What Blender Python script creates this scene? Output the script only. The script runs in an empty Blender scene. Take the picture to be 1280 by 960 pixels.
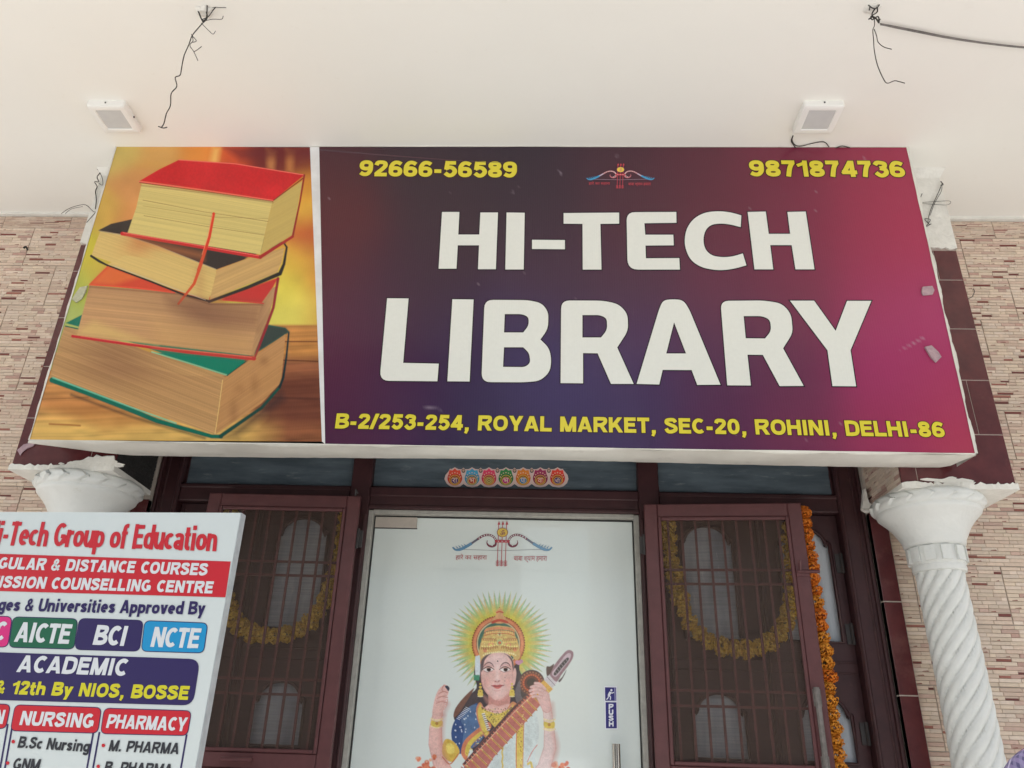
import bpy, bmesh, math, random
import numpy as np
from mathutils import Vector, Matrix, geometry
random.seed(7)
rng = np.random.default_rng(7)
scene = bpy.context.scene
COL = bpy.context.collection

# ------------------------------------------------------------------ camera
FPX, PITCH, YAW, ROLL, CAMZ = 973.4, .4358, -.0414, -.0307, 1.55
def cam_axes():
    cp, sp = math.cos(PITCH), math.sin(PITCH); cy, sy = math.cos(YAW), math.sin(YAW)
    f = np.array([sy*cp, cy*cp, sp]); r = np.array([cy, -sy, 0.]); d = np.cross(f, r)
    cr, sr = math.cos(ROLL), math.sin(ROLL)
    return np.array([cr*r+sr*d, -sr*r+cr*d, f])
RC = cam_axes()
cam_data = bpy.data.cameras.new('camera')
cam_data.sensor_fit = 'HORIZONTAL'; cam_data.sensor_width = 36.0
cam_data.lens = FPX/1280*36.0
cam_data.clip_start = .02; cam_data.clip_end = 500
cam = bpy.data.objects.new('camera', cam_data); COL.objects.link(cam)
M = Matrix.Identity(4)
for i in range(3):
    M[i][0] = RC[0][i]; M[i][1] = -RC[1][i]; M[i][2] = -RC[2][i]
M[2][3] = CAMZ
cam.matrix_world = M
scene.camera = cam

# ------------------------------------------------------------------ light
SUN_EL, SUN_AZ = math.radians(64), math.radians(205)     # azimuth from +Y, clockwise: the sun stands over the street
world = bpy.data.worlds.new('World'); scene.world = world; world.use_nodes = True
nt = world.node_tree; nt.nodes.clear()
sky = nt.nodes.new('ShaderNodeTexSky'); sky.sky_type = 'NISHITA'; sky.sun_disc = False
sky.sun_elevation = SUN_EL; sky.sun_rotation = SUN_AZ; sky.air_density = 1.6; sky.dust_density = 3.5
bg = nt.nodes.new('ShaderNodeBackground'); bg.inputs[1].default_value = .13
wo = nt.nodes.new('ShaderNodeOutputWorld')
nt.links.new(sky.outputs[0], bg.inputs[0]); nt.links.new(bg.outputs[0], wo.inputs[0])
sd_ = bpy.data.lights.new('sun', 'SUN'); sd_.energy = 4.2; sd_.angle = math.radians(.5); sd_.color = (1, .965, .91)
sun = bpy.data.objects.new('sun', sd_); COL.objects.link(sun)
S_ = Vector((math.sin(SUN_AZ)*math.cos(SUN_EL), math.cos(SUN_AZ)*math.cos(SUN_EL), math.sin(SUN_EL)))
sun.rotation_euler = S_.to_track_quat('Z', 'Y').to_euler(); sun.location = (0, -6, 12)
vs = scene.view_settings
vs.view_transform = 'Standard'; vs.look = 'None'; vs.gamma = 1; vs.use_curve_mapping = False
vs.exposure = .98

# ------------------------------------------------------------------ geometry of the place
def ray(u, v):
    q = np.array([(u-640)/FPX, (v-480)/FPX, 1.]); return RC.T @ q
class Plane:
    """A real plane of the place; hit() tells where on it a sight line lands."""
    def __init__(s, p, n):
        s.p = np.array(p, float); s.n = np.array(n, float); s.n /= np.linalg.norm(s.n)
    def hit(s, u, v, off=0.):
        d = ray(u, v); c = np.array([0, 0, CAMZ]); t = np.dot(s.p-c, s.n)/np.dot(d, s.n)
        return c+t*d+s.n*off
def vert_plane(y): return Plane((0, y, 0), (0, -1, 0))
def project(P):
    q = (np.asarray(P)-np.array([0, 0, CAMZ])) @ RC.T
    return 640+FPX*q[..., 0]/q[..., 2], 480+FPX*q[..., 1]/q[..., 2]

# ------------------------------------------------------------------ materials
def lin(c):
    c = c/255.
    return c/12.92 if c <= .04045 else ((c+.055)/1.055)**2.4
def srgb(r, g, b, k=.96):
    return tuple(min(.9, lin(x)/k) for x in (r, g, b))
MATS = {}
def new_mat(name):
    m = bpy.data.materials.new(name); m.use_nodes = True; MATS[name] = m
    return m, m.node_tree.nodes, m.node_tree.links, m.node_tree.nodes['Principled BSDF']
def mat(name, c, rough=.6, c2=None, scale=20, detail=6, bump=0., bscale=None, metal=0, coat=0, ramp=(.35, .65), spec=.5, stretch=(1, 1, 1), dirt=None, dscale=3, dramp=(.55, .75)):
    m, N, L, P = new_mat(name)
    P.inputs['Roughness'].default_value = rough; P.inputs['Metallic'].default_value = metal
    P.inputs['Coat Weight'].default_value = coat; P.inputs['Coat Roughness'].default_value = .12
    P.inputs['Specular IOR Level'].default_value = spec
    geo = N.new('ShaderNodeNewGeometry'); mp = N.new('ShaderNodeMapping'); mp.inputs['Scale'].default_value = stretch
    L.new(geo.outputs['Position'], mp.inputs['Vector'])
    no = N.new('ShaderNodeTexNoise'); no.inputs['Scale'].default_value = scale; no.inputs['Detail'].default_value = detail
    no.inputs['Roughness'].default_value = .62
    L.new(mp.outputs[0], no.inputs['Vector'])
    r = N.new('ShaderNodeValToRGB'); r.color_ramp.elements[0].position = ramp[0]; r.color_ramp.elements[1].position = ramp[1]
    c2 = c2 or tuple(x*.8 for x in c)
    r.color_ramp.elements[0].color = (*c2, 1); r.color_ramp.elements[1].color = (*c, 1)
    L.new(no.outputs[0], r.inputs[0]); out = r.outputs[0]
    if dirt:
        n2 = N.new('ShaderNodeTexNoise'); n2.inputs['Scale'].default_value = dscale; n2.inputs['Detail'].default_value = 9
        n2.inputs['Roughness'].default_value = .7; L.new(mp.outputs[0], n2.inputs['Vector'])
        r2 = N.new('ShaderNodeMapRange'); r2.inputs[1].default_value = dramp[0]; r2.inputs[2].default_value = dramp[1]
        L.new(n2.outputs[0], r2.inputs[0])
        mx = N.new('ShaderNodeMix'); mx.data_type = 'RGBA'; L.new(r2.outputs[0], mx.inputs[0]); L.new(out, mx.inputs[6])
        mx.inputs[7].default_value = (*dirt, 1); out = mx.outputs[2]
    L.new(out, P.inputs['Base Color'])
    if bump:
        n3 = N.new('ShaderNodeTexNoise'); n3.inputs['Scale'].default_value = bscale or scale*4; n3.inputs['Detail'].default_value = 5
        L.new(mp.outputs[0], n3.inputs['Vector'])
        b = N.new('ShaderNodeBump'); b.inputs['Strength'].default_value = 1; b.inputs['Distance'].default_value = bump
        L.new(n3.outputs[0], b.inputs['Height']); L.new(b.outputs[0], P.inputs['Normal'])
    return m
def print_mat(name, rough, rib=0., wob=0., coat=0., spec=.5, grain=.06):
    """flat print: colours come from the piece's colour attribute, relief from the sheet it is printed on"""
    m, N, L, P = new_mat(name)
    at = N.new('ShaderNodeAttribute'); at.attribute_name = 'Col'
    geo = N.new('ShaderNodeNewGeometry')
    no = N.new('ShaderNodeTexNoise'); no.inputs['Scale'].default_value = 90; no.inputs['Detail'].default_value = 5
    L.new(geo.outputs['Position'], no.inputs['Vector'])
    mr = N.new('ShaderNodeMapRange'); mr.inputs[3].default_value = 1-grain; mr.inputs[4].default_value = 1+grain
    L.new(no.outputs[0], mr.inputs[0])
    mx = N.new('ShaderNodeMix'); mx.data_type = 'RGBA'; mx.blend_type = 'MULTIPLY'; mx.inputs[0].default_value = 1
    L.new(at.outputs['Color'], mx.inputs[6]); L.new(mr.outputs[0], mx.inputs[7]); L.new(mx.outputs[2], P.inputs['Base Color'])
    P.inputs['Roughness'].default_value = rough; P.inputs['Coat Weight'].default_value = coat
    P.inputs['Coat Roughness'].default_value = .03; P.inputs['Specular IOR Level'].default_value = spec
    last = None
    if rib:
        w = N.new('ShaderNodeTexWave'); w.wave_type = 'BANDS'; w.bands_direction = 'X'; w.inputs['Scale'].default_value = 38
        w.inputs['Distortion'].default_value = .15; L.new(geo.outputs['Position'], w.inputs['Vector'])
        b = N.new('ShaderNodeBump'); b.inputs['Distance'].default_value = rib; b.inputs['Strength'].default_value = 1
        L.new(w.outputs['Fac'], b.inputs['Height']); last = b.outputs[0]
    if wob:
        n2 = N.new('ShaderNodeTexNoise'); n2.inputs['Scale'].default_value = 2.2; n2.inputs['Detail'].default_value = 3
        L.new(geo.outputs['Position'], n2.inputs['Vector'])
        b2 = N.new('ShaderNodeBump'); b2.inputs['Distance'].default_value = wob; b2.inputs['Strength'].default_value = 1
        L.new(n2.outputs[0], b2.inputs['Height'])
        if last: L.new(last, b2.inputs['Normal'])
        last = b2.outputs[0]
    if last: L.new(last, P.inputs['Normal'])
    return m
print_mat('flex_print', .2, rib=.00012, wob=.010, grain=.04, spec=.36)
print_mat('glass_print', .2, coat=1., grain=.02)
print_mat('board_print', .38, wob=.004, grain=.02)
print_mat('sticker_print', .35, grain=.1)
print_mat('tile_print', .62, grain=.14)
mat('ceiling_paint', (.83, .82, .77), .75, c2=(.815, .805, .755), scale=1.6, bump=.0025, bscale=6, dirt=(.79, .775, .72), dscale=24, dramp=(.62, .74))
mat('white_plaster', (.80, .79, .74), .7, c2=(.70, .69, .64), scale=14, bump=.004, bscale=45, dirt=(.45, .43, .38), dscale=11, dramp=(.64, .78))
mat('column_paint', (.73, .745, .72), .45, c2=(.67, .685, .66), scale=9, bump=.0015, bscale=60, dirt=(.50, .49, .43), dscale=13, dramp=(.62, .8))
mat('brown_tile', (.115, .026, .028), .24, c2=(.080, .017, .020), scale=14, coat=.12, dirt=(.16, .06, .055), dscale=6, bump=.0006, bscale=30)
mat('tile_joint', (.46, .38, .34), .9, scale=60)
mat('wall_core', (.52, .46, .40), .95, scale=30, bump=.002)
mat('brown_paint', (.056, .020, .022), .42, c2=(.040, .014, .016), scale=18, bump=.0008, bscale=50, dirt=(.095, .045, .042), dscale=14, dramp=(.6, .8))
mat('screen_steel', (.118, .042, .044), .4, c2=(.095, .034, .036), scale=30, bump=.0005, bscale=90, dirt=(.20, .10, .09), dscale=25, dramp=(.64, .8))
mat('bar_paint', (.13, .034, .036), .45, scale=30)
mat('grey_lining', (.42, .41, .37), .5, c2=(.33, .32, .29), scale=40, bump=.0005)
mat('black_gap', (.012, .013, .013), .6)
mat('flex_white', (.76, .74, .68), .42, c2=(.66, .64, .58), scale=7, bump=.01, bscale=5, dirt=(.35, .32, .27), dscale=8, dramp=(.62, .82))
mat('seam_white', (.78, .79, .80), .4, c2=(.66, .66, .66), scale=10, bump=.001, bscale=40)
mat('fixture_plastic', (.83, .83, .80), .3, c2=(.80, .80, .77), scale=12)
mat('fixture_panel', (.58, .59, .58), .22, c2=(.54, .55, .55), scale=30)
mat('steel', (.62, .60, .57), .18, c2=(.55, .53, .5), scale=60, metal=1)
mat('dark_metal', (.05, .045, .045), .5, scale=30)
mat('wire_black', (.03, .028, .025), .6, scale=30)
mat('wire_grey', (.20, .18, .17), .55, c2=(.12, .11, .10), scale=60)
mat('patch_beige', (.52, .46, .40), .35, c2=(.46, .41, .36), scale=30)
mat('board_edge', (.50, .53, .55), .35, c2=(.38, .40, .42), scale=30)
mat('tape_clear', (.52, .52, .36), .2, c2=(.42, .42, .30), scale=80)
mat('tape', (.46, .33, .35), .25, c2=(.36, .24, .28), scale=80, bump=.001, bscale=120)
mat('dusty_glass', (.15, .19, .22), .16, c2=(.085, .11, .13), scale=4, detail=14, ramp=(.36, .64), coat=.6, dirt=(.30, .34, .35), dscale=9, dramp=(.58, .8), stretch=(1, 1, 6))
mat('dark_stone', (.035, .033, .031), .7, c2=(.02, .02, .02), scale=30, bump=.002, dirt=(.12, .11, .10), dscale=40, dramp=(.6, .75))  # near-black tone for the left pier's inner flank tiles
mat('door_glass', (.54, .58, .62), .1, c2=(.30, .34, .39), scale=5, detail=14, ramp=(.38, .62), coat=1., dirt=(.68, .69, .70), dscale=22, dramp=(.60, .72), stretch=(2.6, 1, .5))  # pale streaks in the base colour imitate sky reflected in the panes
mat('asphalt', (.16, .155, .145), .9, c2=(.11, .105, .10), scale=4, bump=.004, bscale=60)
mat('concrete', (.45, .44, .425), .85, c2=(.38, .37, .355), scale=3, bump=.003, bscale=40, dirt=(.30, .28, .25), dscale=1.5)
mat('facade_cream', (.55, .50, .42), .85, c2=(.48, .44, .37), scale=2, bump=.003)
mat('facade_grey', (.50, .50, .49), .85, c2=(.42, .42, .41), scale=2, bump=.003)
mat('window_dark', (.04, .05, .06), .08, scale=5)
mat('skin', (.36, .20, .13), .5, c2=(.32, .17, .11), scale=30, bump=.0006, bscale=150)
mat('hair', (.012, .010, .010), .45, c2=(.03, .025, .022), scale=120, stretch=(6, 6, 1), bump=.002)
mat('trouser_cloth', (.035, .04, .06), .85, scale=80, bump=.001, bscale=300)
mat('shoe_leather', (.03, .018, .012), .35, scale=30)
mat('petal_gold', (.86, .36, .03), .75, c2=(.62, .20, .012), scale=70, bump=.002, bscale=160)
mat('petal_orange', (.86, .26, .015), .75, c2=(.66, .14, .008), scale=70, bump=.002, bscale=160)
mat('petal_yellow', (.88, .60, .09), .75, c2=(.66, .38, .04), scale=70, bump=.002, bscale=160)
mat('thread', (.15, .16, .06), .8)
# insect screen: a woven sheet one sees through
m, N, L, P = new_mat('insect_mesh')
P.inputs['Base Color'].default_value = (.080, .054, .040, 1); P.inputs['Roughness'].default_value = .7
geo = N.new('ShaderNodeNewGeometry')
no = N.new('ShaderNodeTexNoise'); no.inputs['Scale'].default_value = 3; no.inputs['Detail'].default_value = 8
mp = N.new('ShaderNodeMapping'); mp.inputs['Scale'].default_value = (2, 1, 60); L.new(geo.outputs['Position'], mp.inputs[0]); L.new(mp.outputs[0], no.inputs['Vector'])
mr = N.new('ShaderNodeMapRange'); mr.inputs[1].default_value = .35; mr.inputs[2].default_value = .65; mr.inputs[3].default_value = .34; mr.inputs[4].default_value = .52
L.new(no.outputs[0], mr.inputs[0]); L.new(mr.outputs[0], P.inputs['Alpha'])
# plaid shirt
m, N, L, P = new_mat('plaid_cloth')
P.inputs['Roughness'].default_value = .85
tc = N.new('ShaderNodeTexCoord')
sx = N.new('ShaderNodeSeparateXYZ'); L.new(tc.outputs['Object'], sx.inputs[0])
def stripe(src, period, duty, ph=0.):
    a = N.new('ShaderNodeMath'); a.operation = 'MULTIPLY_ADD'; a.inputs[1].default_value = 1/period; a.inputs[2].default_value = ph; L.new(src, a.inputs[0])
    b = N.new('ShaderNodeMath'); b.operation = 'FRACT'; L.new(a.outputs[0], b.inputs[0])
    c = N.new('ShaderNodeMath'); c.operation = 'LESS_THAN'; c.inputs[1].default_value = duty; L.new(b.outputs[0], c.inputs[0]); return c.outputs[0]
add = N.new('ShaderNodeVectorMath'); add.operation = 'DOT_PRODUCT'; add.inputs[1].default_value = (0, .8, 1); L.new(tc.outputs['Object'], add.inputs[0])
base = (.016, .013, .05, 1); prev = None
for src, per, du, ph, colr in ((sx.outputs[0], .011, .5, 0, (.09, .07, .14, 1)), (add.outputs['Value'], .011, .5, .2, (.08, .07, .13, 1)), (sx.outputs[0], .044, .12, .3, (.20, .10, .15, 1)), (add.outputs['Value'], .044, .12, .1, (.24, .22, .29, 1))):
    mx = N.new('ShaderNodeMix'); mx.data_type = 'RGBA'
    sc = N.new('ShaderNodeMath'); sc.operation = 'MULTIPLY'; sc.inputs[1].default_value = .6; L.new(stripe(src, per, du, ph), sc.inputs[0])
    L.new(sc.outputs[0], mx.inputs[0]); mx.inputs[7].default_value = colr
    if prev is None: mx.inputs[6].default_value = base
    else: L.new(prev, mx.inputs[6])
    prev = mx.outputs[2]
L.new(prev, P.inputs['Base Color'])

# ------------------------------------------------------------------ object helpers
WL = {}
def tag(o, label=None, cat=None, group=None, kind=None):
    if label: o['label'] = label
    if cat: o['category'] = cat
    if group: o['group'] = group
    if kind: o['kind'] = kind
    return o
def empty(name, loc, label=None, cat=None, group=None):
    o = bpy.data.objects.new(name, None); COL.objects.link(o); o.location = loc; WL[o] = Vector(loc)
    o.empty_display_size = .1
    return tag(o, label, cat, group)
def link_mesh(name, me, loc, parent):
    o = bpy.data.objects.new(name, me); COL.objects.link(o); WL[o] = Vector(loc)
    if parent is not None:
        o.parent = parent; o.location = Vector(loc)-WL[parent]
    else: o.location = loc
    return o
class MB:
    def __init__(s): s.v = []; s.f = []; s.m = []; s.c = []
    def add(s, verts, faces, mi=0, col=None):
        n = len(s.v); s.v += [tuple(map(float, p)) for p in verts]
        for f in faces: s.f.append(tuple(i+n for i in f)); s.m.append(mi); s.c.append(col)
        return s
    def box(s, a, b, mi=0, col=None, ch=0.):
        x0, y0, z0 = a; x1, y1, z1 = b
        if ch:      # chamfered on the four edges of the -Y face
            v = [(x0, y0+ch, z0), (x1, y0+ch, z0), (x1, y0+ch, z1), (x0, y0+ch, z1),
                 (x0+ch, y0, z0+ch), (x1-ch, y0, z0+ch), (x1-ch, y0, z1-ch), (x0+ch, y0, z1-ch),
                 (x0, y1, z0), (x1, y1, z0), (x1, y1, z1), (x0, y1, z1)]
            f = [(4, 5, 6, 7), (0, 1, 5, 4), (1, 2, 6, 5), (2, 3, 7, 6), (3, 0, 4, 7), (0, 8, 9, 1), (1, 9, 10, 2), (2, 10, 11, 3), (3, 11, 8, 0), (8, 11, 10, 9)]
        else:
            v = [(x0, y0, z0), (x1, y0, z0), (x1, y1, z0), (x0, y1, z0), (x0, y0, z1), (x1, y0, z1), (x1, y1, z1), (x0, y1, z1)]
            f = [(0, 3, 2, 1), (4, 5, 6, 7), (0, 1, 5, 4), (1, 2, 6, 5), (2, 3, 7, 6), (3, 0, 4, 7)]
        return s.add(v, f, mi, col)
    def tube(s, pts, r, n=6, mi=0, col=None, cap=True):
        P = [Vector(p) for p in pts]; rings = []
        up = Vector((.13, .31, .94)); rr = r if hasattr(r, '__len__') else [r]*len(P)
        vs_ = []
        for i, p in enumerate(P):
            t = (P[min(i+1, len(P)-1)]-P[max(i-1, 0)]).normalized()
            a = t.cross(up)
            if a.length < .05: a = t.cross(Vector((1, 0, 0)))
            a.normalize(); b = t.cross(a)
            for k in range(n):
                an = 2*math.pi*k/n; vs_.append(p+(a*math.cos(an)+b*math.sin(an))*rr[i])
        f = []
        for i in range(len(P)-1):
            for k in range(n):
                k2 = (k+1) % n; f.append((i*n+k, i*n+k2, (i+1)*n+k2, (i+1)*n+k))
        if cap: f.append(tuple(range(n))); f.append(tuple(reversed(range((len(P)-1)*n, len(P)*n))))
        return s.add(vs_, f, mi, col)
    def build(s, name, mats, parent=None, smooth=False, kind=None, loc=None):
        if not isinstance(mats, (list, tuple)): mats = [mats]
        V = np.array(s.v)
        if loc is None:
            lo, hi = V.min(0), V.max(0); loc = ((lo[0]+hi[0])/2, (lo[1]+hi[1])/2, lo[2])
        V = V-np.array(loc)
        me = bpy.data.meshes.new(name); me.from_pydata(V.tolist(), [], s.f)
        for m_ in mats: me.materials.append(MATS[m_])
        me.polygons.foreach_set('material_index', s.m)
        if any(c is not None for c in s.c):
            a = me.color_attributes.new('Col', 'FLOAT_COLOR', 'CORNER')
            arr = np.ones((len(me.loops), 4)); k = 0
            for f, c in zip(s.f, s.c):
                if c is not None: arr[k:k+len(f), :3] = c
                k += len(f)
            a.data.foreach_set('color', arr.ravel())
        if smooth: me.polygons.foreach_set('use_smooth', [True]*len(me.polygons))
        me.update()
        o = link_mesh(name, me, loc, parent)
        if kind: o['kind'] = kind
        return o
def smooth_angle(o, deg=35):
    me = o.data; bm = bmesh.new(); bm.from_mesh(me)
    for f in bm.faces: f.smooth = True
    for e in bm.edges:
        if len(e.link_faces) == 2 and e.calc_face_angle(0) > math.radians(deg): e.smooth = False
    bm.to_mesh(me); bm.free(); return o
def fix_normals(o):
    bm = bmesh.new(); bm.from_mesh(o.data); bmesh.ops.recalc_face_normals(bm, faces=bm.faces); bm.to_mesh(o.data); bm.free(); return o
def copy_part(src, loc, parent, rotz=0):
    o = src.copy(); COL.objects.link(o); WL[o] = Vector(loc); o.parent = parent; o.location = Vector(loc)-(WL[parent] if parent else Vector())
    o.rotation_euler = (0, 0, rotz); return o

# ------------------------------------------------------------------ flat print helpers
def catmull(P, n=8, closed=False):
    P = [np.array(p, float) for p in P]; out = []
    m_ = len(P); rngi = range(m_ if closed else m_-1)
    for i in rngi:
        p1, p2 = P[i], P[(i+1) % m_]
        p0 = P[i-1] if (closed or i > 0) else 2*p1-p2
        p3 = P[(i+2) % m_] if (closed or i+2 < m_) else 2*p2-p1
        for k in range(n):
            t = k/n
            out.append(.5*((2*p1)+(-p0+p2)*t+(2*p0-5*p1+4*p2-p3)*t*t+(-p0+3*p1-3*p2+p3)*t**3))
    if not closed: out.append(P[-1])
    return [tuple(p) for p in out]
def fillet(P, n=5):
    """polygon vertices (x, y[, r]) with rounded corners"""
    out = []; m_ = len(P)
    for i, p in enumerate(P):
        r = p[2] if len(p) > 2 else 0
        if not r: out.append((p[0], p[1])); continue
        q = np.array(p[:2], float); a = np.array(P[i-1][:2], float)-q; b = np.array(P[(i+1) % m_][:2], float)-q
        la, lb = np.linalg.norm(a), np.linalg.norm(b); d = min(r, la*.49, lb*.49)
        A, B = q+a/la*d, q+b/lb*d
        for k in range(n+1):
            t = k/n; out.append(tuple((1-t)**2*A+2*t*(1-t)*q+t*t*B))
    return out
def arcp(cx, cy, rx, ry, a0, a1, n=12):
    return [(cx+rx*math.cos(math.radians(a0+(a1-a0)*k/n)), cy+ry*math.sin(math.radians(a0+(a1-a0)*k/n))) for k in range(n+1)]
def ribbon(P, w, closed=False, ext=0.):
    P = [np.array(p[:2], float) for p in P]
    Q = [P[0]]
    for p in P[1:]:
        if np.linalg.norm(p-Q[-1]) > 1e-6: Q.append(p)
    if closed and np.linalg.norm(Q[0]-Q[-1]) < 1e-6: Q.pop()
    P = Q; n = len(P)
    if ext and not closed:
        d = P[0]-P[1]; P[0] = P[0]+d/np.linalg.norm(d)*ext
        d = P[-1]-P[-2]; P[-1] = P[-1]+d/np.linalg.norm(d)*ext
    Lr, Rr = [], []
    for i in range(n):
        a = P[i]-P[i-1] if (closed or i > 0) else P[1]-P[0]
        b = P[(i+1) % n]-P[i] if (closed or i < n-1) else P[-1]-P[-2]
        a = a/np.linalg.norm(a); b = b/np.linalg.norm(b)
        t = a+b; lt = np.linalg.norm(t)
        t = t/lt if lt > 1e-6 else a
        nn = np.array([-t[1], t[0]]); c = max(.35, float(np.dot(nn, [-a[1], a[0]])))
        ww = w[i] if hasattr(w, '__len__') else w
        Lr.append(P[i]+nn*ww/2/c); Rr.append(P[i]-nn*ww/2/c)
    v = Lr+Rr; f = []
    for i in range(n if closed else n-1):
        j = (i+1) % n; f.append((i, n+i, n+j, j))
    return v, f
def tess(polys):
    vv = [[Vector((p[0], p[1], 0)) for p in poly] for poly in polys]
    tr = geometry.tessellate_polygon(vv); flat = [(p.x, p.y) for poly in vv for p in poly]
    return flat, [tuple(t) for t in tr]

# heavy sans glyphs drawn as broad strokes, cap height 1
def glyph(ch, w):
    h = w/2; b = h; t = 1-h
    def o(W, y0=0., y1=1., sq=.0):
        return [(W/2+(W/2-h)*math.copysign(abs(math.cos(a))**.85, math.cos(a)), (y0+y1)/2+((y1-y0)/2-h)*math.copysign(abs(math.sin(a))**.85, math.sin(a))) for a in [2*math.pi*k/24 for k in range(24)]]
    C_ = lambda *p: ('o', catmull(p, 6)); Ln = lambda *p: ('o', list(p)); Dg = lambda *p: ('d', list(p)); Cl = lambda p: ('c', p)
    X = .70   # x height of lower case
    if ch == ' ': return .34, []
    if ch == 'A': return .84, [Dg((h*1.05, 0), (.41, 1)), Dg((.84-h*1.05, 0), (.43, 1)), ('t', [(.2, .27), (.64, .27)])]
    if ch == 'B': return .76, [Ln((h, 0), (h, 1)), C_((h, t), (.42, t), (.61, .84), (.61, .66), (.42, .52), (h, .52)), C_((h, .5), (.44, .5), (.66, .38), (.66, .2), (.46, b), (h, b))]
    if ch == 'C': return .70, [('o', arcp(.40, .5, .40-h, .5-h, 48, 312, 16))]
    if ch == 'D': return .78, [Ln((h, 0), (h, 1)), C_((h, t), (.38, t), (.62, .8), (.68, .5), (.62, .2), (.38, b), (h, b))]
    if ch == 'E': return .68, [Ln((h, 0), (h, 1)), Ln((h, t), (.66, t)), Ln((h, .52), (.61, .52)), Ln((h, b), (.68, b))]
    if ch == 'F': return .64, [Ln((h, 0), (h, 1)), Ln((h, t), (.64, t)), Ln((h, .5), (.57, .5))]
    if ch == 'G': return .82, [('o', arcp(.41, .5, .41-h, .5-h, 50, 330, 16)), Ln((.45, .43), (.82-h*.6, .43)), Ln((.82-h, .48), (.82-h, .14))]
    if ch == 'H': return .78, [Ln((h, 0), (h, 1)), Ln((.78-h, 0), (.78-h, 1)), Ln((h, .52), (.78-h, .52))]
    if ch == 'I': return .30-.02*0, [Ln((.15, 0), (.15, 1))]
    if ch == 'K': return .80, [Ln((h, 0), (h, 1)), Dg((h*1.5, .32), (.64, 1)), Dg((.34, .62), (.68, 0))]
    if ch == 'L': return .66, [Ln((h, 0), (h, 1)), Ln((h, b), (.66, b))]
    if ch == 'M': return .92, [Ln((h, 0), (h, 1)), Ln((.92-h, 0), (.92-h, 1)), Dg((h*1.15, 1), (.45, 0)), Dg((.92-h*1.15, 1), (.47, 0))]
    if ch == 'N': return .78, [Ln((h, 0), (h, 1)), Ln((.78-h, 0), (.78-h, 1)), Dg((h*1.1, 1), (.78-h*1.1, 0))]
    if ch in 'OQ': return .84, [Cl(o(.84))]
    if ch == 'P': return .72, [Ln((h, 0), (h, 1)), C_((h, t), (.42, t), (.63, .84), (.63, .6), (.42, .42), (h, .42))]
    if ch == 'R': return .80, [Ln((h, 0), (h, 1)), C_((h, t), (.44, t), (.65, .86), (.65, .64), (.44, .48), (h, .48)), Dg((.40, .52), (.68, 0))]
    if ch == 'S': return .72, [C_((.62, .72), (.52, .87), (.34, t), (.14, .84), (.12, .68), (.34, .54), (.56, .43), (.60, .24), (.40, b), (.18, .12), (.07, .30))]
    if ch == 'T': return .68, [Ln((.34, 0), (.34, 1)), Ln((0, t), (.68, t))]
    if ch == 'U': return .78, [C_((h, 1), (h, .6), (h, .34), (.2, .14), (.39, b), (.58, .14), (.78-h, .34), (.78-h, .6), (.78-h, 1))]
    if ch == 'V': return .80, [Dg((h, 1), (.39, 0)), Dg((.8-h, 1), (.41, 0))]
    if ch == 'X': return .80, [Dg((h, 0), (.8-h, 1)), Dg((h, 1), (.8-h, 0))]
    if ch == 'Y': return .80, [Ln((.40, 0), (.40, .48)), Dg((h, 1), (.39, .38)), Dg((.8-h, 1), (.41, .38))]
    if ch == '&': return .80, [('t', catmull(((.72, .05), (.5, .3), (.26, .6), (.24, .8), (.38, .9), (.5, .8), (.46, .64), (.2, .45), (.11, .26), (.22, .1), (.42, .1), (.6, .26), (.7, .46)), 6))]
    if ch == '0': return .68, [Cl(o(.68))]
    if ch == '1': return .50, [Ln((.38, 0), (.38, 1)), ('t', [(.40, .86), (.02, .68)])]
    if ch == '2': return .66, [C_((.10, .70), (.17, .86), (.34, t), (.51, .84), (.54, .66), (.40, .46), (.16, .2), (.12, .12)), Ln((.03, b), (.64, b))]
    if ch == '3': return .66, [C_((.10, .74), (.20, .88), (.36, t), (.53, .82), (.50, .62), (.30, .54)), C_((.30, .54), (.52, .46), (.56, .26), (.42, .11), (.26, .10), (.09, .27))]
    if ch == '4': return .70, [Ln((.50, 0), (.50, 1)), Ln((.02, .28), (.70, .28)), Dg((.48, 1), (.10, .24))]
    if ch == '5': return .67, [Ln((.15, t), (.62, t)), Ln((.22, 1), (.15, .46)), C_((.10, .50), (.28, .60), (.46, .56), (.57, .36), (.46, .15), (.28, .10), (.09, .25))]
    if ch == '6': return .68, [Cl(o(.68, 0, .64)), C_((h*1.0, .34), (.13, .64), (.26, .85), (.44, t-.01), (.61, .78))]
    if ch == '7': return .64, [Ln((.02, t), (.62, t)), C_((.53, .88), (.38, .55), (.27, .0))]
    if ch == '8': return .68, [Cl([(x*.9+.034, y) for x, y in o(.68, .47, 1)]), Cl(o(.68, 0, .56))]
    if ch == '9': return .68, [Cl(o(.68, .36, 1)), C_((.68-h, .66), (.55, .36), (.42, .15), (.24, b+.01), (.07, .22))]
    if ch == '-': return .42, [Ln((.04, .36), (.38, .36))]
    if ch == '/': return .40, [('d', [(.06, -.02), (.34, 1.02)])]
    if ch == ',': return .32, [Ln((.17, .19), (.17, .0)), ('t', [(.2, .04), (.10, -.2)])]
    if ch == '.': return .30, [Ln((.14, 0), (.14, w))]
    if ch == 'a': return .62, [Cl(o(.58, 0, X*.62)), C_((.07, X-.16), (.2, X-h), (.38, X-h), (.50, X-.2), (.50, 0))]
    if ch == 'b': return .66, [Ln((h, 0), (h, 1)), Cl(o(.66, 0, X))]
    if ch == 'c': return .60, [('o', arcp(.33, X/2, .33-h, X/2-h, 50, 310, 14))]
    if ch == 'd': return .66, [Ln((.66-h, 0), (.66-h, 1)), Cl(o(.66, 0, X))]
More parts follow.
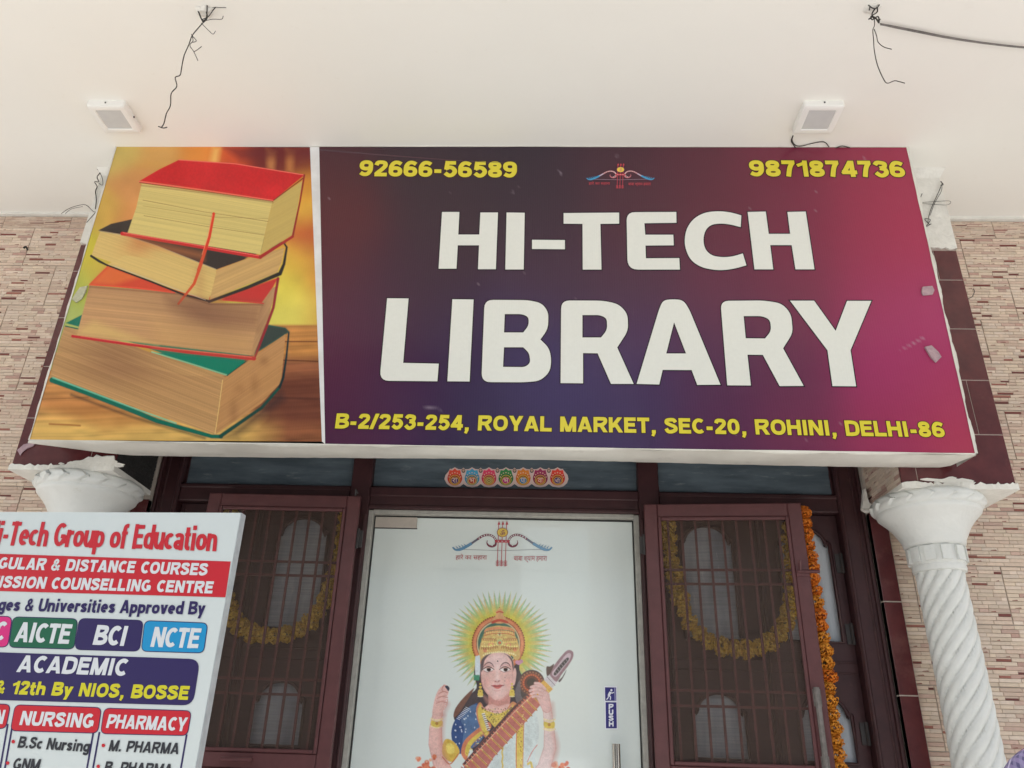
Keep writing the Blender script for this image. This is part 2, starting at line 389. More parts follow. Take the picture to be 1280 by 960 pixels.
    if ch == 'e': return .64, [('o', arcp(.32, X/2, .32-h, X/2-h, 0, 312, 14)), ('t', [(.10, X/2), (.60, X/2)])]
    if ch == 'f': return .42, [C_((.17, 0), (.17, .5), (.19, .84), (.30, .92), (.42, .92)), ('t', [(.0, X-h*.7), (.40, X-h*.7)])]
    if ch == 'g': return .66, [Cl(o(.66, 0, X)), C_((.66-h, X), (.66-h, .0), (.5, -.17), (.3, -.18), (.1, -.12))]
    if ch == 'h': return .66, [Ln((h, 0), (h, 1)), C_((h, .4), (.2, .56), (.36, X-h), (.52, X-.2), (.66-h, 0))]
    if ch == 'i': return .30, [Ln((.15, 0), (.15, X)), Ln((.15, .82), (.15, 1.0))]
    if ch == 'l': return .30, [Ln((.15, 0), (.15, 1))]
    if ch == 'm': return .98, [Ln((h, 0), (h, X)), C_((h, .4), (.3, X-h), (.46, X-.2), (.49, 0)), C_((.49, .4), (.7, X-h), (.86, X-.2), (.98-h, 0))]
    if ch == 'n': return .66, [Ln((h, 0), (h, X)), C_((h, .4), (.2, .56), (.36, X-h), (.52, X-.2), (.66-h, 0))]
    if ch == 'o': return .68, [Cl(o(.68, 0, X))]
    if ch == 'p': return .66, [Ln((h, -.26), (h, X)), Cl(o(.66, 0, X))]
    if ch == 'r': return .46, [Ln((h, 0), (h, X)), C_((h, .38), (.18, .56), (.32, X-h*1.1), (.46, X-h*1.1))]
    if ch == 's': return .58, [C_((.50, X*.74), (.38, X-h), (.2, X-h), (.12, X*.7), (.28, X*.52), (.46, X*.36), (.42, h*1.1), (.24, h), (.07, X*.26))]
    if ch == 't': return .42, [C_((.18, .92), (.18, .5), (.19, .18), (.28, .09), (.42, .09)), ('t', [(.0, X-h*.7), (.40, X-h*.7)])]
    if ch == 'u': return .66, [C_((h, X), (h, .3), (.2, .12), (.36, h), (.56-h, .2), (.66-h, .34)), Ln((.66-h, 0), (.66-h, X))]
    if ch == 'v': return .64, [Dg((h, X), (.31, 0)), Dg((.64-h, X), (.33, 0))]
    if ch == 'y': return .64, [Dg((h, X), (.32, .0)), Dg((.64-h, X), (.22, -.28))]
    return .5, [Ln((.1, 0), (.1, 1))]
def layout(text, w, gap):
    x = 0; out = []
    for ch in text:
        a, st = glyph(ch, w); out.append((x, a, st)); x += a+gap
    return out, x-gap
KN = [0]
def text_line(mb, plane, text, p0, p1, up, off, col, w=.22, gap=.06, k=0, outline=0., ocol=None, mi=0, hoff=0):
    """lettering printed on a plane: the baseline runs from p0 (left of character k) to p1 (right end), up is the cap height"""
    lay, W = layout(text, w, gap); x0 = lay[k][0]
    A = plane.hit(*p0); B = plane.hit(*p1); U = plane.hit(p0[0]+up[0], p0[1]+up[1])-A; D = (B-A)/(W-x0)
    sx = float(np.linalg.norm(D)/np.linalg.norm(U)); pen = w*min(1.1, sx**.55)
    def put(P2, o): return [A+D*(p[0]/sx-x0)+U*p[1]+plane.n*o for p in P2]
    def stroke(ty, P, e):
        ww = pen*(.78 if ty == 't' else 1)
        if ty == 'd':
            (xa, ya), (xb, yb) = P; L_ = math.hypot(xb-xa, yb-ya); hx = min(ww*.78, ww/2*L_/abs(yb-ya))+e*1.1; sg = math.copysign(e, yb-ya); m = (xb-xa)/(yb-ya)
            xa, ya, xb, yb = xa-m*sg, ya-sg, xb+m*sg, yb+sg
            return [(xa-hx, ya), (xa+hx, ya), (xb+hx, yb), (xb-hx, yb)], [(0, 1, 2, 3)]
        return ribbon(P, ww+2*e, ty == 'c', e)
    for (x, a, st) in lay:
        for kk, (ty, P) in enumerate(st):
            P = [((p[0]+x)*sx, p[1]) for p in P]
            if outline:
                v, f = stroke(ty, P, outline); mb.add(put(v, off+kk*4e-5), f, mi, ocol)
            v, f = stroke(ty, P, 0.); mb.add(put(v, off+(4e-4 if outline else 0)+kk*4e-5), f, mi, col)
def poly_fill(mb, plane, polys, off, col, mi=0):
    v, f = tess(polys); mb.add([plane.hit(p[0], p[1], off) for p in v], f, mi, col)
def poly_line(mb, plane, P, w, off, col, closed=True, mi=0):
    v, f = ribbon(P, w, closed); mb.add([plane.hit(p[0], p[1], off) for p in v], f, mi, col)
def deva(mb, body, put, col, mi=0, bold=.0):
    """Devanagari words, set in the built-in typeface and laid down as flat print"""
    cu = bpy.data.curves.new('word', 'FONT'); cu.body = body; cu.size = 1; cu.resolution_u = 2; cu.offset = bold
    ob = bpy.data.objects.new('word', cu); COL.objects.link(ob)
    me = bpy.data.meshes.new_from_object(ob.evaluated_get(bpy.context.evaluated_depsgraph_get()))
    if len(me.vertices):
        P = np.array([v.co[:2] for v in me.vertices]); lo, hi = P.min(0), P.max(0); P = (P-lo)/(hi-lo)
        mb.add([put(*p) for p in P], [tuple(p.vertices) for p in me.polygons], mi, col)
    bpy.data.objects.remove(ob); bpy.data.curves.remove(cu); bpy.data.meshes.remove(me)

# painted pictures: a fine sheet whose colours are worked out point by point
class Canvas:
    def __init__(s, plane, corners, nx, ny, off):
        c = [plane.hit(*p) for p in corners]      # TL TR BR BL
        a, b = np.meshgrid(np.linspace(0, 1, nx), np.linspace(0, 1, ny))
        a = a[..., None]; b = b[..., None]
        P = (1-b)*((1-a)*c[0]+a*c[1])+b*((1-a)*c[3]+a*c[2])+plane.n*off
        s.P = P.reshape(-1, 3); s.nx, s.ny = nx, ny
        s.U, s.V = project(s.P); s.C = np.zeros((nx*ny, 3))
    def field(s, pts, sig):
        W = np.zeros(len(s.U)); A = np.zeros((len(s.U), 3))
        for u, v, c in pts:
            w = np.exp(-((s.U-u)**2+(s.V-v)**2)/(2*sig*sig))+1e-9; W += w; A += w[:, None]*np.array(c)
        s.C = A/W[:, None]
    def blend(s, idx, al, col):
        al = al[:, None]; s.C[idx] = s.C[idx]*(1-al)+np.asarray(col)*al
    def poly(s, P, col, soft=1., alpha=1., shade=None):
        P = np.array(P, float); pad = soft+1
        idx = np.nonzero((s.U > P[:, 0].min()-pad) & (s.U < P[:, 0].max()+pad) & (s.V > P[:, 1].min()-pad) & (s.V < P[:, 1].max()+pad))[0]
        if not len(idx): return
        u, v = s.U[idx], s.V[idx]; d = np.full(len(idx), 1e18); sg = np.ones(len(idx))
        for i in range(len(P)):
            a, b = P[i], P[i-1]; e = b-a; wx, wy = u-a[0], v-a[1]
            t = np.clip((wx*e[0]+wy*e[1])/max(1e-12, e@e), 0, 1); d = np.minimum(d, (wx-e[0]*t)**2+(wy-e[1]*t)**2)
            c1 = v >= a[1]; c2 = v < b[1]; c3 = e[0]*wy > e[1]*wx
            flip = (c1 & c2 & c3) | (~c1 & ~c2 & ~c3); sg = np.where(flip, -sg, sg)
        al = np.clip(.5-sg*np.sqrt(d)/soft, 0, 1)*alpha
        if callable(col): col = col(u, v)
        s.blend(idx, al, col)
    def line(s, P, w, col, soft=.8, alpha=1.):
        P = np.array(P, float); ww = np.interp(np.linspace(0, 1, len(P)), np.linspace(0, 1, len(w)), w) if hasattr(w, '__len__') else [w]*len(P); pad = max(ww)+soft+1
        idx = np.nonzero((s.U > P[:, 0].min()-pad) & (s.U < P[:, 0].max()+pad) & (s.V > P[:, 1].min()-pad) & (s.V < P[:, 1].max()+pad))[0]
        if not len(idx): return
        u, v = s.U[idx], s.V[idx]; d = np.full(len(idx), 1e18)
        for i in range(len(P)-1):
            a, b = P[i], P[i+1]; e = b-a; wx, wy = u-a[0], v-a[1]
            t = np.clip((wx*e[0]+wy*e[1])/max(1e-12, e@e), 0, 1)
            d = np.minimum(d, np.sqrt((wx-e[0]*t)**2+(wy-e[1]*t)**2)-(ww[i]*(1-t)+ww[i+1]*t)/2)
        s.blend(idx, np.clip(.5-d/soft, 0, 1)*alpha, col)
    def disc(s, x, y, r, col, soft=.8, ry=None, alpha=1.):
        ry = ry or r; idx = np.nonzero((abs(s.U-x) < r+soft+1) & (abs(s.V-y) < ry+soft+1))[0]
        if not len(idx): return
        q = np.sqrt(((s.U[idx]-x)/r)**2+((s.V[idx]-y)/ry)**2); al = np.clip(.5-(q-1)*min(r, ry)/soft, 0, 1)*alpha
        s.blend(idx, al, col)
    def build(s, name, m_, parent):
        i = np.arange(s.nx*s.ny).reshape(s.ny, s.nx)
        F = np.stack([i[:-1, :-1], i[1:, :-1], i[1:, 1:], i[:-1, 1:]], -1).reshape(-1, 4)
        loc = s.P[-s.nx//2]; V = (s.P-loc).astype(np.float32)
        me = bpy.data.meshes.new(name); me.vertices.add(len(V)); me.vertices.foreach_set('co', V.ravel())
        me.loops.add(F.size); me.loops.foreach_set('vertex_index', F.ravel().astype(np.int32))
        me.polygons.add(len(F)); me.polygons.foreach_set('loop_start', np.arange(0, F.size, 4, dtype=np.int32))
        me.update(calc_edges=True); me.materials.append(MATS[m_])
        a = me.color_attributes.new('Col', 'FLOAT_COLOR', 'POINT')
        a.data.foreach_set('color', np.concatenate([np.clip(s.C, 0, .92), np.ones((len(V), 1))], 1).astype(np.float32).ravel())
        return link_mesh(name, me, tuple(map(float, loc)), parent)
TAB = rng.random(4096)
def n1(x, f): return np.interp((np.asarray(x)*f) % 4000, np.arange(4096), TAB)-.5
TAB2 = rng.random((128, 128))
def n2(u, v, f):
    x = (u*f) % 127; y = (v*f) % 127; xi = x.astype(int); yi = y.astype(int); fx = x-xi; fy = y-yi
    fx = fx*fx*(3-2*fx); fy = fy*fy*(3-2*fy); a = TAB2[yi, xi]; b = TAB2[yi, xi+1]; c = TAB2[yi+1, xi]; d = TAB2[yi+1, xi+1]
    return (a*(1-fx)+b*fx)*(1-fy)+(c*(1-fx)+d*fx)*fy-.5

# ================================================================== the setting
CEIL, FLOOR, WALLY = 3.624, .15, 2.735
SE = .6                                                # outer edge of the soffit
CX = -.133                                             # middle of the shop front
g = MB().add([(-150, -150, 0), (150, -150, 0), (150, 150, 0), (-150, 150, 0)], [(0, 1, 2, 3)]).build('street', 'concrete', kind='structure')
MB().box((-7, 1.05, .004), (7, 2.74, FLOOR), ch=.01).build('pavement', 'concrete', kind='structure')
# soffit of the balcony: a gently uneven plaster sheet with a slab above
mb = MB(); nx, ny = 90, 24; vv = []; ff = []
for j in range(ny+1):
    for i in range(nx+1):
        x = -6+12*i/nx; y = SE+(WALLY+.06-SE)*j/ny
        e = min(1, j*.5, (ny-j)*.5)
        vv.append((x, y, CEIL+e*(.0025*math.sin(x*2.3+y)+.002*math.sin(y*5.1+x*1.3))))
for j in range(ny):
    for i in range(nx): a = j*(nx+1)+i; ff.append((a, a+nx+1, a+nx+2, a+1))
mb.add(vv, ff); mb.box((-6, SE, CEIL+.012), (6, 2.95, CEIL+.17))
mb.add([(-6, SE, CEIL), (6, SE, CEIL), (6, SE, CEIL+.012), (-6, SE, CEIL+.012)], [(0, 1, 2, 3)])
mb.build('ceiling', 'ceiling_paint', kind='structure')

# ------------------------------------------------------------------ stone-faced wall tiles
PAL = [((204, 187, 170), 5), ((200, 181, 164), 5), ((207, 191, 176), 5), ((195, 173, 157), 4), ((186, 160, 147), 2), ((176, 145, 133), 1), ((203, 186, 167), 4)]
PALW = [c for c, n in PAL for _ in range(n)]
def ledge_tile(seed, W, H, T=.012):
    r = random.Random(seed); mb = MB(); rows = 15; h = H/rows
    mb.box((0, T*.35, 0), (W, T, H), 0, srgb(168, 146, 130))
    for j in range(rows):
        x = 0.
        while x < W-1e-6:
            dark = r.random() < .05
            w = r.uniform(.03, .07) if dark else r.uniform(.02, .08)
            if x+w > W-.015: w = W-x
            f = r.uniform(.95, 1.04); c = srgb(*[min(255, k*f) for k in r.choice(PALW)], k=.9)
            g = .0003; a, b = x+g, x+w-g; s = .0006; z0 = j*h+.0002; zt = (j+1)*h-r.uniform(.0006, .0012)
            y = T*.35-r.uniform(.0012, .0030)
            if dark: zt = j*h+h*r.uniform(.5, .75)
            v = [(a, T*.35, z0), (b, T*.35, z0), (b, T*.35, zt), (a, T*.35, zt), (a+s, y, z0+s), (b-s, y, z0+s), (b-s, y+r.uniform(-.0005, .0005), zt-s), (a+s, y, zt-s)]
            if dark:
                v[7] = (a+s+r.uniform(0, .012), y, zt-s); v[6] = (b-s-r.uniform(0, .012), y, zt-s)
                mb.add([(a, T*.35-.0012, zt), (b, T*.35-.0012, zt), (b, T*.35-.0012, (j+1)*h-.0008), (a, T*.35-.0012, (j+1)*h-.0008)], [(0, 1, 2, 3)], 0, c)
                c = srgb(*r.choice([(112, 60, 54), (128, 78, 68), (100, 54, 50), (150, 98, 86)]), k=.9)
            mb.add(v, [(4, 5, 6, 7), (0, 1, 5, 4), (1, 2, 6, 5), (2, 3, 7, 6), (3, 0, 4, 7)], 0, c)
            if not dark and w > .04 and r.random() < .22:
                xs = r.uniform(a, b-.02); ww = r.uniform(.010, .024)
                mb.add([(xs, y-.0003, z0+.001), (xs+ww, y-.0003, z0+.001), (xs+ww*.9, y-.0003, z0+.001+h*.3), (xs+.003, y-.0003, z0+.001+h*.15)], [(0, 1, 2, 3)], 0, srgb(136, 92, 80))
            x += w
    return mb
wall = empty('facade_wall', (CX, 2.85, FLOOR), 'wall faced with pink and cream stacked-stone tiles around the shop front', 'wall')
mb = MB()
mb.box((1.224, 2.7405, FLOOR), (3.3, 2.95, CEIL-.001)); mb.box((-3.5, 2.7405, FLOOR), (-1.491, 2.95, CEIL-.001)); mb.box((1.163, 2.7245, FLOOR), (1.2239, 2.95, CEIL-.001)); mb.box((-1.4909, 2.7245, FLOOR), (-1.43, 2.95, CEIL-.001)); mb.box((-1.43, 2.76, 2.86), (1.163, 2.95, CEIL-.001))
mb.box((-1.43, 2.9, FLOOR), (1.163, 2.95, 2.86))
mb.build('core', 'wall_core', wall)
MB().box((1.53, WALLY-.012, CEIL-.012), (3.3, WALLY+.01, CEIL+.002)).build('coving', 'white_plaster', wall)
MB().box((-3.5, WALLY-.012, CEIL-.012), (-1.785, WALLY+.01, CEIL+.002)).build('coving', 'white_plaster', wall)
TW, TH = .2975, .1925
protos = []
for k in range(4):
    mb = ledge_tile(100+k, TW, TH); protos.append(mb)
tile_me = {}
def place_tile(k, x, z, rot=0, y=None, parent=wall):
    y = WALLY if y is None else y
    if k not in tile_me:
        o = protos[k].build('stone_tile', 'tile_print', parent, loc=(0, 0, 0)); tile_me[k] = o
        WL[o] = Vector((x, y, z)); o.location = Vector((x, y, z))-WL[parent]; o.rotation_euler = (0, 0, rot); return o
    return copy_part(tile_me[k], (x, y, z), parent, rot)
def partial_tile(seed, x, z, W, H, parent=wall, rot=0, y=None):
    o = ledge_tile(seed, W, H).build('stone_tile', 'tile_print', parent, loc=(0, 0, 0)); y = WALLY if y is None else y
    WL[o] = Vector((x, y, z)); o.location = Vector((x, y, z))-WL[parent]; o.rotation_euler = (0, 0, rot)
for side in (1, -1):
    for r_ in range(0, 18):
        if side > 0: z1 = 3.525-.195*(r_-1) if r_ else CEIL-.012
        else: z1 = 3.550-.195*(r_-1) if r_ else CEIL-.012
        z0 = (3.525 if side > 0 else 3.550)-.195*r_
        Hh = z1-z0-.0025
        if z0 < FLOOR: Hh -= FLOOR-z0; z0 = FLOOR
        if Hh < .02: continue
        off = 0 if r_ % 2 == 0 else -.15
        xs = 1.885+off if side > 0 else -2.07+off+(.0 if r_ % 2 == 0 else .0)
        lim0, lim1 = (1.225, 3.3) if side > 0 else (-3.5, -1.492)
        x = xs-.3*math.ceil((xs-lim0)/.3)
        while x < lim1:
            a, b = max(x, lim0), min(x+TW, lim1)
            if b-a > .015:
                full = abs(b-a-TW) < 1e-6 and abs(Hh-TH) < 1e-6
                if full: place_tile((r_*7+int(round(x*10))*3+side) % 4, a, z0)
                elif (side > 0 and b > 1.2) or side < 0: partial_tile(r_*31+int(x*100), a, z0, b-a, Hh)
            x += .3
# brown jamb strip tiles beside the frame
for (xa, xb) in ((1.163, 1.2225), (-1.4895, -1.43)):
    for z0, z1 in ((FLOOR, .248), (.25, .543), (.545, .838), (.84, 1.133), (1.135, 1.438), (1.44, 1.733), (1.735, 2.028), (2.03, 2.335)):
        MB().box((xa, 2.722, z0+.0012), (xb, 2.7475, z1-.0012), ch=.0015).build('jamb_tile', 'brown_tile', wall)

# ------------------------------------------------------------------ columns under tiled piers
def lathe(mb, cx, cy, prof, n=64, mi=0, fn=None):
    base = len(mb.v); rows = len(prof); v = []
    for j, (r, z) in enumerate(prof):
        for k in range(n):
            th = 2*math.pi*k/n; rr = r+(fn(j, th, z) if fn else 0)
            v.append((cx+rr*math.cos(th), cy+rr*math.sin(th), z))
    f = [(j*n+k, j*n+(k+1) % n, (j+1)*n+(k+1) % n, (j+1)*n+k) for j in range(rows-1) for k in range(n)]
    f.append(tuple(range((rows-1)*n, rows*n))); f.append(tuple(reversed(range(n))))
    mb.add(v, f, mi)
def column(side):
    if side > 0: x0, x1, cx, dz, yb = 1.169, 1.530, 1.303, 0, 2.45
    else: x0, x1, cx, dz, yb = -1.785, -1.431, -1.580, .008, 2.45
    cy = 2.592; zb = 2.352+dz
    root = empty('column', (cx, cy, FLOOR), 'white twisted column with %s' % ('its whole bell capital and spiral shaft in view beside the orange garland' if side > 0 else 'a bell capital mostly hidden by the standing course board'), 'column', 'twisted columns under the tiled piers')
    mb = MB(); n = 170; H0 = FLOOR+.14; rows = 200; v = []
    for j in range(rows+1):
        z = H0+(2.112+dz-H0)*j/rows
        for k in range(n):
            th = 2*math.pi*k/n; ph = ((th-12.5*z)*10/(2*math.pi)) % 1
            s = abs(2*ph-1); bul = math.sqrt(max(0, 1-s**2.6))
            rr = .0590+.0140*bul+.0012*math.sin(3*th+z*9); v.append((cx+rr*math.cos(th), cy+rr*math.sin(th), z))
    mb.add(v, [(j*n+k, j*n+(k+1) % n, (j+1)*n+(k+1) % n, (j+1)*n+k) for j in range(rows) for k in range(n)])
    mb.build('shaft', 'column_paint', root, smooth=True)
    mb = MB(); lathe(mb, cx, cy, [(.11, FLOOR), (.11, FLOOR+.05), (.10, FLOOR+.06), (.09, FLOOR+.10), (.08, FLOOR+.14), (.07, FLOOR+.15)]); smooth_angle(mb.build('plinth', 'column_paint', root))
    # neck with raised tongues
    mb = MB(); lathe(mb, cx, cy, [(.070, 2.098+dz), (.079, 2.100+dz), (.081, 2.110+dz), (.079, 2.121+dz), (.081, 2.124+dz), (.082, 2.178+dz), (.080, 2.186+dz)], 72)
    for q in range(11):
        a0 = 2*math.pi*q/11-.12; a1 = a0+.36; vs_ = []
        for zz in (2.128+dz, 2.175+dz):
            for rr in (.080, .0900):
                for k in range(5):
                    a = a0+(a1-a0)*k/4; vs_.append((cx+rr*math.cos(a), cy+rr*math.sin(a), zz))
        f = [(5+k, 6+k, 16+k, 15+k) for k in range(4)]+[(k, k+1, 6+k, 5+k) for k in range(4)]+[(10+k, 15+k, 16+k, 11+k) for k in range(4)]+[(0, 5, 15, 10), (4, 14, 19, 9)]
        mb.add(vs_, f)
    smooth_angle(mb.build('neck', 'column_paint', root), 40)
    prof = [(.082, 2.178), (.091, 2.182), (.094, 2.190), (.096, 2.200), (.102, 2.212), (.110, 2.228), (.121, 2.246), (.134, 2.262), (.147, 2.275), (.155, 2.283), (.158, 2.286), (.160, 2.292), (.160, 2.298), (.165, 2.302)]
    mb = MB(); lathe(mb, cx, cy, [(r, z+dz) for r, z in prof], 80); smooth_angle(mb.build('bell', 'column_paint', root), 50)
    mb = MB(); m_ = 14; pr = [(.160+.014*math.sin(math.pi*j/m_)**.7, 2.299+.046*j/m_+dz) for j in range(m_+1)]
    def rope(j, th, z):
        t = j/m_; ph = (th*17/(2*math.pi)+.55*abs(t-.5)*2) % 1
        return (.012*ph-.006)*math.sin(math.pi*t)
    lathe(mb, cx, cy, pr, 238, fn=rope); smooth_angle(mb.build('rope_moulding', 'column_paint', root), 30)
    # plastered soffit under the pier
    mb = MB(); n = 40; top = []; r3 = random.Random(5+side)
    xa, xb, ya = x0-.004, x1+.004, yb-.005
    ring = [(xa, WALLY-.015), (xa, ya)]+[(xa+(xb-xa)*k/n, ya-r3.uniform(0, .004)) for k in range(1, n)]+[(xb, ya), (xb, WALLY-.015)]
    zt = [zb+r3.uniform(.001, .012) if 1 < i < len(ring)-1 else zb+.004 for i in range(len(ring))]
    N_ = len(ring)
    v = [(x, y, zb-.012) for x, y in ring]+[(x, y, z) for (x, y), z in zip(ring, zt)]
    mb.add(v, [tuple(range(N_))]+[(i, i+N_, (i+1) % N_+N_, (i+1) % N_) for i in range(N_)]+[tuple(reversed(range(N_, 2*N_)))])
    fix_normals(mb.build('soffit_plaster', 'white_plaster', root))
    # ragged smears of plaster over the lowest tiles
    mb = MB()
    for q in range(11):
        xx = (r3.uniform(x0+.01, x1-.18) if side > 0 else r3.uniform(x0+.15, x1-.03)); w_ = r3.uniform(.02, .09); h_ = r3.uniform(.006, .022); z_ = zb+r3.uniform(.0, .012)
        pts = [(xx+w_*(.5+.5*math.cos(a)*r3.uniform(.7, 1.1)), z_+h_*(.5+.5*math.sin(a)*r3.uniform(.4, 1.1))) for a in [2*math.pi*k/11 for k in range(11)]]
        yy = yb-.0022-.0002*q
        mb.add([(x, yy, z) for x, z in pts]+[(x, yb+.001, z) for x, z in pts], [tuple(range(11))]+[(i, (i+1) % 11, 11+(i+1) % 11, 11+i) for i in range(11)])
    fix_normals(mb.build('plaster_smears', 'white_plaster', root, kind='stuff'))
    if side < 0:
        pl = vert_plane(yb-.003); P_ = [(82, 587), (90, 582), (96, 577), (104, 575), (111, 571), (117, 572), (121, 568.5), (128, 571), (134, 569.5), (143, 570), (143.5, 580), (142.5, 588)]
        v, f = tess([P_]); n_ = len(v); mb = MB(); mb.add([pl.hit(*p, r3.uniform(.0, .004)) for p in v]+[pl.hit(*p, -.0035) for p in v], f+[(i, (i+1) % n_, n_+(i+1) % n_, n_+i) for i in range(n_)]); fix_normals(mb.build('plaster_patch', 'white_plaster', root))
    else:
        pl = vert_plane(2.70); P_ = [(1079, 612), (1081, 611), (1082.5, 616), (1083.5, 622), (1086, 629), (1092, 632), (1098, 634), (1099, 640), (1094, 642), (1090, 639), (1084, 641), (1079, 638), (1077, 636), (1078, 628)]
        v, f = tess([P_]); n_ = len(v); mb = MB(); mb.add([pl.hit(*p, r3.uniform(.002, .008)) for p in v]+[pl.hit(*p, -.012) for p in v], f+[(i, (i+1) % n_, n_+(i+1) % n_, n_+i) for i in range(n_)]); fix_normals(mb.build('plaster_patch', 'white_plaster', root))
    pier = MB().box((x0+.004, yb+.0016, zb), (x1-.004, 2.7475, CEIL-.002)).build('pier', 'tile_joint', root)
    # white painted head of the pier, flared into the ceiling
    mb = MB(); zt0 = 3.268; n = 26; r4 = random.Random(9)
    bot = [(x0-.003+(x1-x0+.006)*k/n, zt0+r4.uniform(-.006, .009)) for k in range(n+1)]
    v = [(x, yb-.004, z) for x, z in bot]+[(x, yb-.004, CEIL-.03) for x, z in bot]+[(x0-.02+(x1-x0+.04)*k/n, yb-.03, CEIL+.001) for k in range(n+1)]
    f = [(i, i+1, n+2+i, n+1+i) for i in range(n)]+[(n+1+i, n+2+i, 2*n+3+i, 2*n+2+i) for i in range(n)]
    for xs, sgn in ((x0-.003, -1), (x1+.003, 1)):
        b = len(v); v += [(xs, yb-.004, zt0), (xs, 2.735, zt0), (xs, yb-.004, CEIL-.03), (xs, 2.735, CEIL-.03), (xs+sgn*.017, yb-.03, CEIL+.001), (xs+sgn*.017, 2.735, CEIL+.001)]
        f += [(b, b+1, b+3, b+2), (b+2, b+3, b+5, b+4)]
    b = len(v); v += [(x, yb+.01, z) for x, z in bot]; f += [(i, b+i, b+i+1, i+1) for i in range(n)]
    mb.add(v, f); fix_normals(mb.build('painted_head', 'white_plaster', root))
    zr = [zb+.004, 2.53+dz, 2.7295+dz, 2.93+dz, 3.133+dz, 3.262]
    for i in range(5):
        za, zz = zr[i]+.0015, zr[i+1]-.0015
        if side > 0: cuts = {0: [x0, 1.222, x1], 1: [x0, 1.452, x1], 2: [x0, x1], 3: [x0, x1], 4: [x0, 1.445, x1]}[i]
        else: cuts = {0: [x0, -1.52, x1], 1: [x0, -1.62, x1]}.get(i, [x0, x1])
        for a, b in zip(cuts, cuts[1:]):
            MB().box((a+.001, yb, za), (b-.001, yb+.009, zz), ch=.0012).build('brown_tile', 'brown_tile', pier)
    # inner and outer flanks
    if side > 0:
        for i, z in enumerate(np.arange(zb+.004, 3.2, .195)):
            o = ledge_tile(300+i, WALLY-yb-.012, min(TH, 3.262-z)).build('stone_tile', 'tile_print', pier, loc=(0, 0, 0))
            WL[o] = Vector((x0-.001, 2.733, z)); o.location = WL[o]-WL[pier]; o.rotation_euler = (0, 0, -math.pi/2)
            MB().box((x1-.004, yb+.01, z), (x1, 2.733, min(z+.1925, 3.262))).build('flank_tile', 'brown_tile', pier)
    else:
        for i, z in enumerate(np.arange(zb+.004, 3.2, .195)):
            o = ledge_tile(330+i, WALLY-yb-.012, min(TH, 3.262-z)).build('stone_tile', 'dark_stone', pier, loc=(0, 0, 0))
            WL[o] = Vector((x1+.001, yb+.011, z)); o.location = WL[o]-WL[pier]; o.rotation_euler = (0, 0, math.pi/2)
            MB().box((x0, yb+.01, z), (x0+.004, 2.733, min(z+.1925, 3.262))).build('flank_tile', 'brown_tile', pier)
    return root
colR = column(1); colL = column(-1)

# ------------------------------------------------------------------ timber frame of the shop front
fr = empty('door_frame', (CX, 2.8, FLOOR), 'dark maroon painted timber frame with three dusty panes above the doors', 'door frame')
def xr(d, s): return CX+d*s
ZG, ZT, ZTT = 2.306, 2.413, 2.80
for s in (1, -1):
    a, b = sorted((xr(1.2085, s), xr(1.2955, s)))
    MB().box((a, 2.757, FLOOR), (b, 2.90, 2.858), ch=.003).build('post', 'brown_paint', fr)
    for d0, d1, y in ((1.2115, 1.2225, 2.750), (1.262, 1.270, 2.752), (1.282, 1.294, 2.744)):
        a, b = sorted((xr(d0, s), xr(d1, s))); MB().box((a, y, FLOOR+.002), (b, 2.7572, 2.85), ch=.003).build('moulding', 'brown_paint', fr)
    a, b = sorted((xr(.492, s), xr(.5665, s)))
    MB().box((a, 2.754, FLOOR), (b, 2.90, 2.857), ch=.004).build('post', 'brown_paint', fr)
    for d0, d1 in ((.497, .507), (.552, .563)):
        a, b = sorted((xr(d0, s), xr(d1, s))); MB().box((a, 2.746, FLOOR+.002), (b, 2.7542, 2.302), ch=.003).build('moulding', 'brown_paint', fr)
    a, b = sorted((xr(.474, s), xr(.4918, s)))
    MB().box((a, 2.764, FLOOR), (b, 2.86, ZG+.016), ch=.002).build('lining', 'grey_lining', fr)
    a, b = sorted((xr(.4705, s), xr(.4739, s)))
    MB().box((a, 2.79, FLOOR), (b, 2.862, ZG)).build('gap_seal', 'black_gap', fr)
    a, b = sorted((xr(.5668, s), xr(1.2083, s)))
    MB().box((a, 2.763, 2.345), (b, 2.90, ZT-.001), ch=.004).build('transom_rail', 'brown_paint', fr)
    MB().box((a, 2.758, 2.395), (b, 2.7632, ZT-.004), ch=.003).build('moulding', 'brown_paint', fr)
    MB().box((a, 2.763, ZTT), (b, 2.90, 2.856), ch=.004).build('head_rail', 'brown_paint', fr)
    MB().box((a, 2.79, ZT), (b, 2.80, ZTT-.001)).build('pane', 'dusty_glass', fr)
    # lumpy putty round the pane
    r5 = random.Random(40+s)
    mb = MB()
    mb.tube([(a+(b-a)*k/30, 2.789, ZT+.001+r5.uniform(-.002, .002)) for k in range(31)], [r5.uniform(.003, .006) for _ in range(31)], 6)
    mb.tube([(a+.002+r5.uniform(-.001, .002), 2.789, ZT+(ZTT-ZT)*k/20) for k in range(21)], .004, 6)
    mb.tube([(b-.002-r5.uniform(-.001, .002), 2.789, ZT+(ZTT-ZT)*k/20) for k in range(21)], .004, 6)
    mb.build('putty', 'brown_paint', fr, smooth=True)
MB().box((CX-.4915, 2.757, ZG+.019), (CX+.4915, 2.90, ZT-.001), ch=.004).build('transom_rail', 'brown_paint', fr)
MB().box((CX-.4915, 2.751, ZT-.04), (CX+.4915, 2.7572, ZT-.006), ch=.003).build('moulding', 'brown_paint', fr)
MB().box((CX-.4915, 2.752, ZG+.021), (CX+.4915, 2.7572, ZG+.033), ch=.002).build('moulding', 'brown_paint', fr)
MB().box((CX-.4738, 2.764, ZG+.003), (CX+.4738, 2.86, ZG+.0185), ch=.002).build('lining', 'grey_lining', fr)
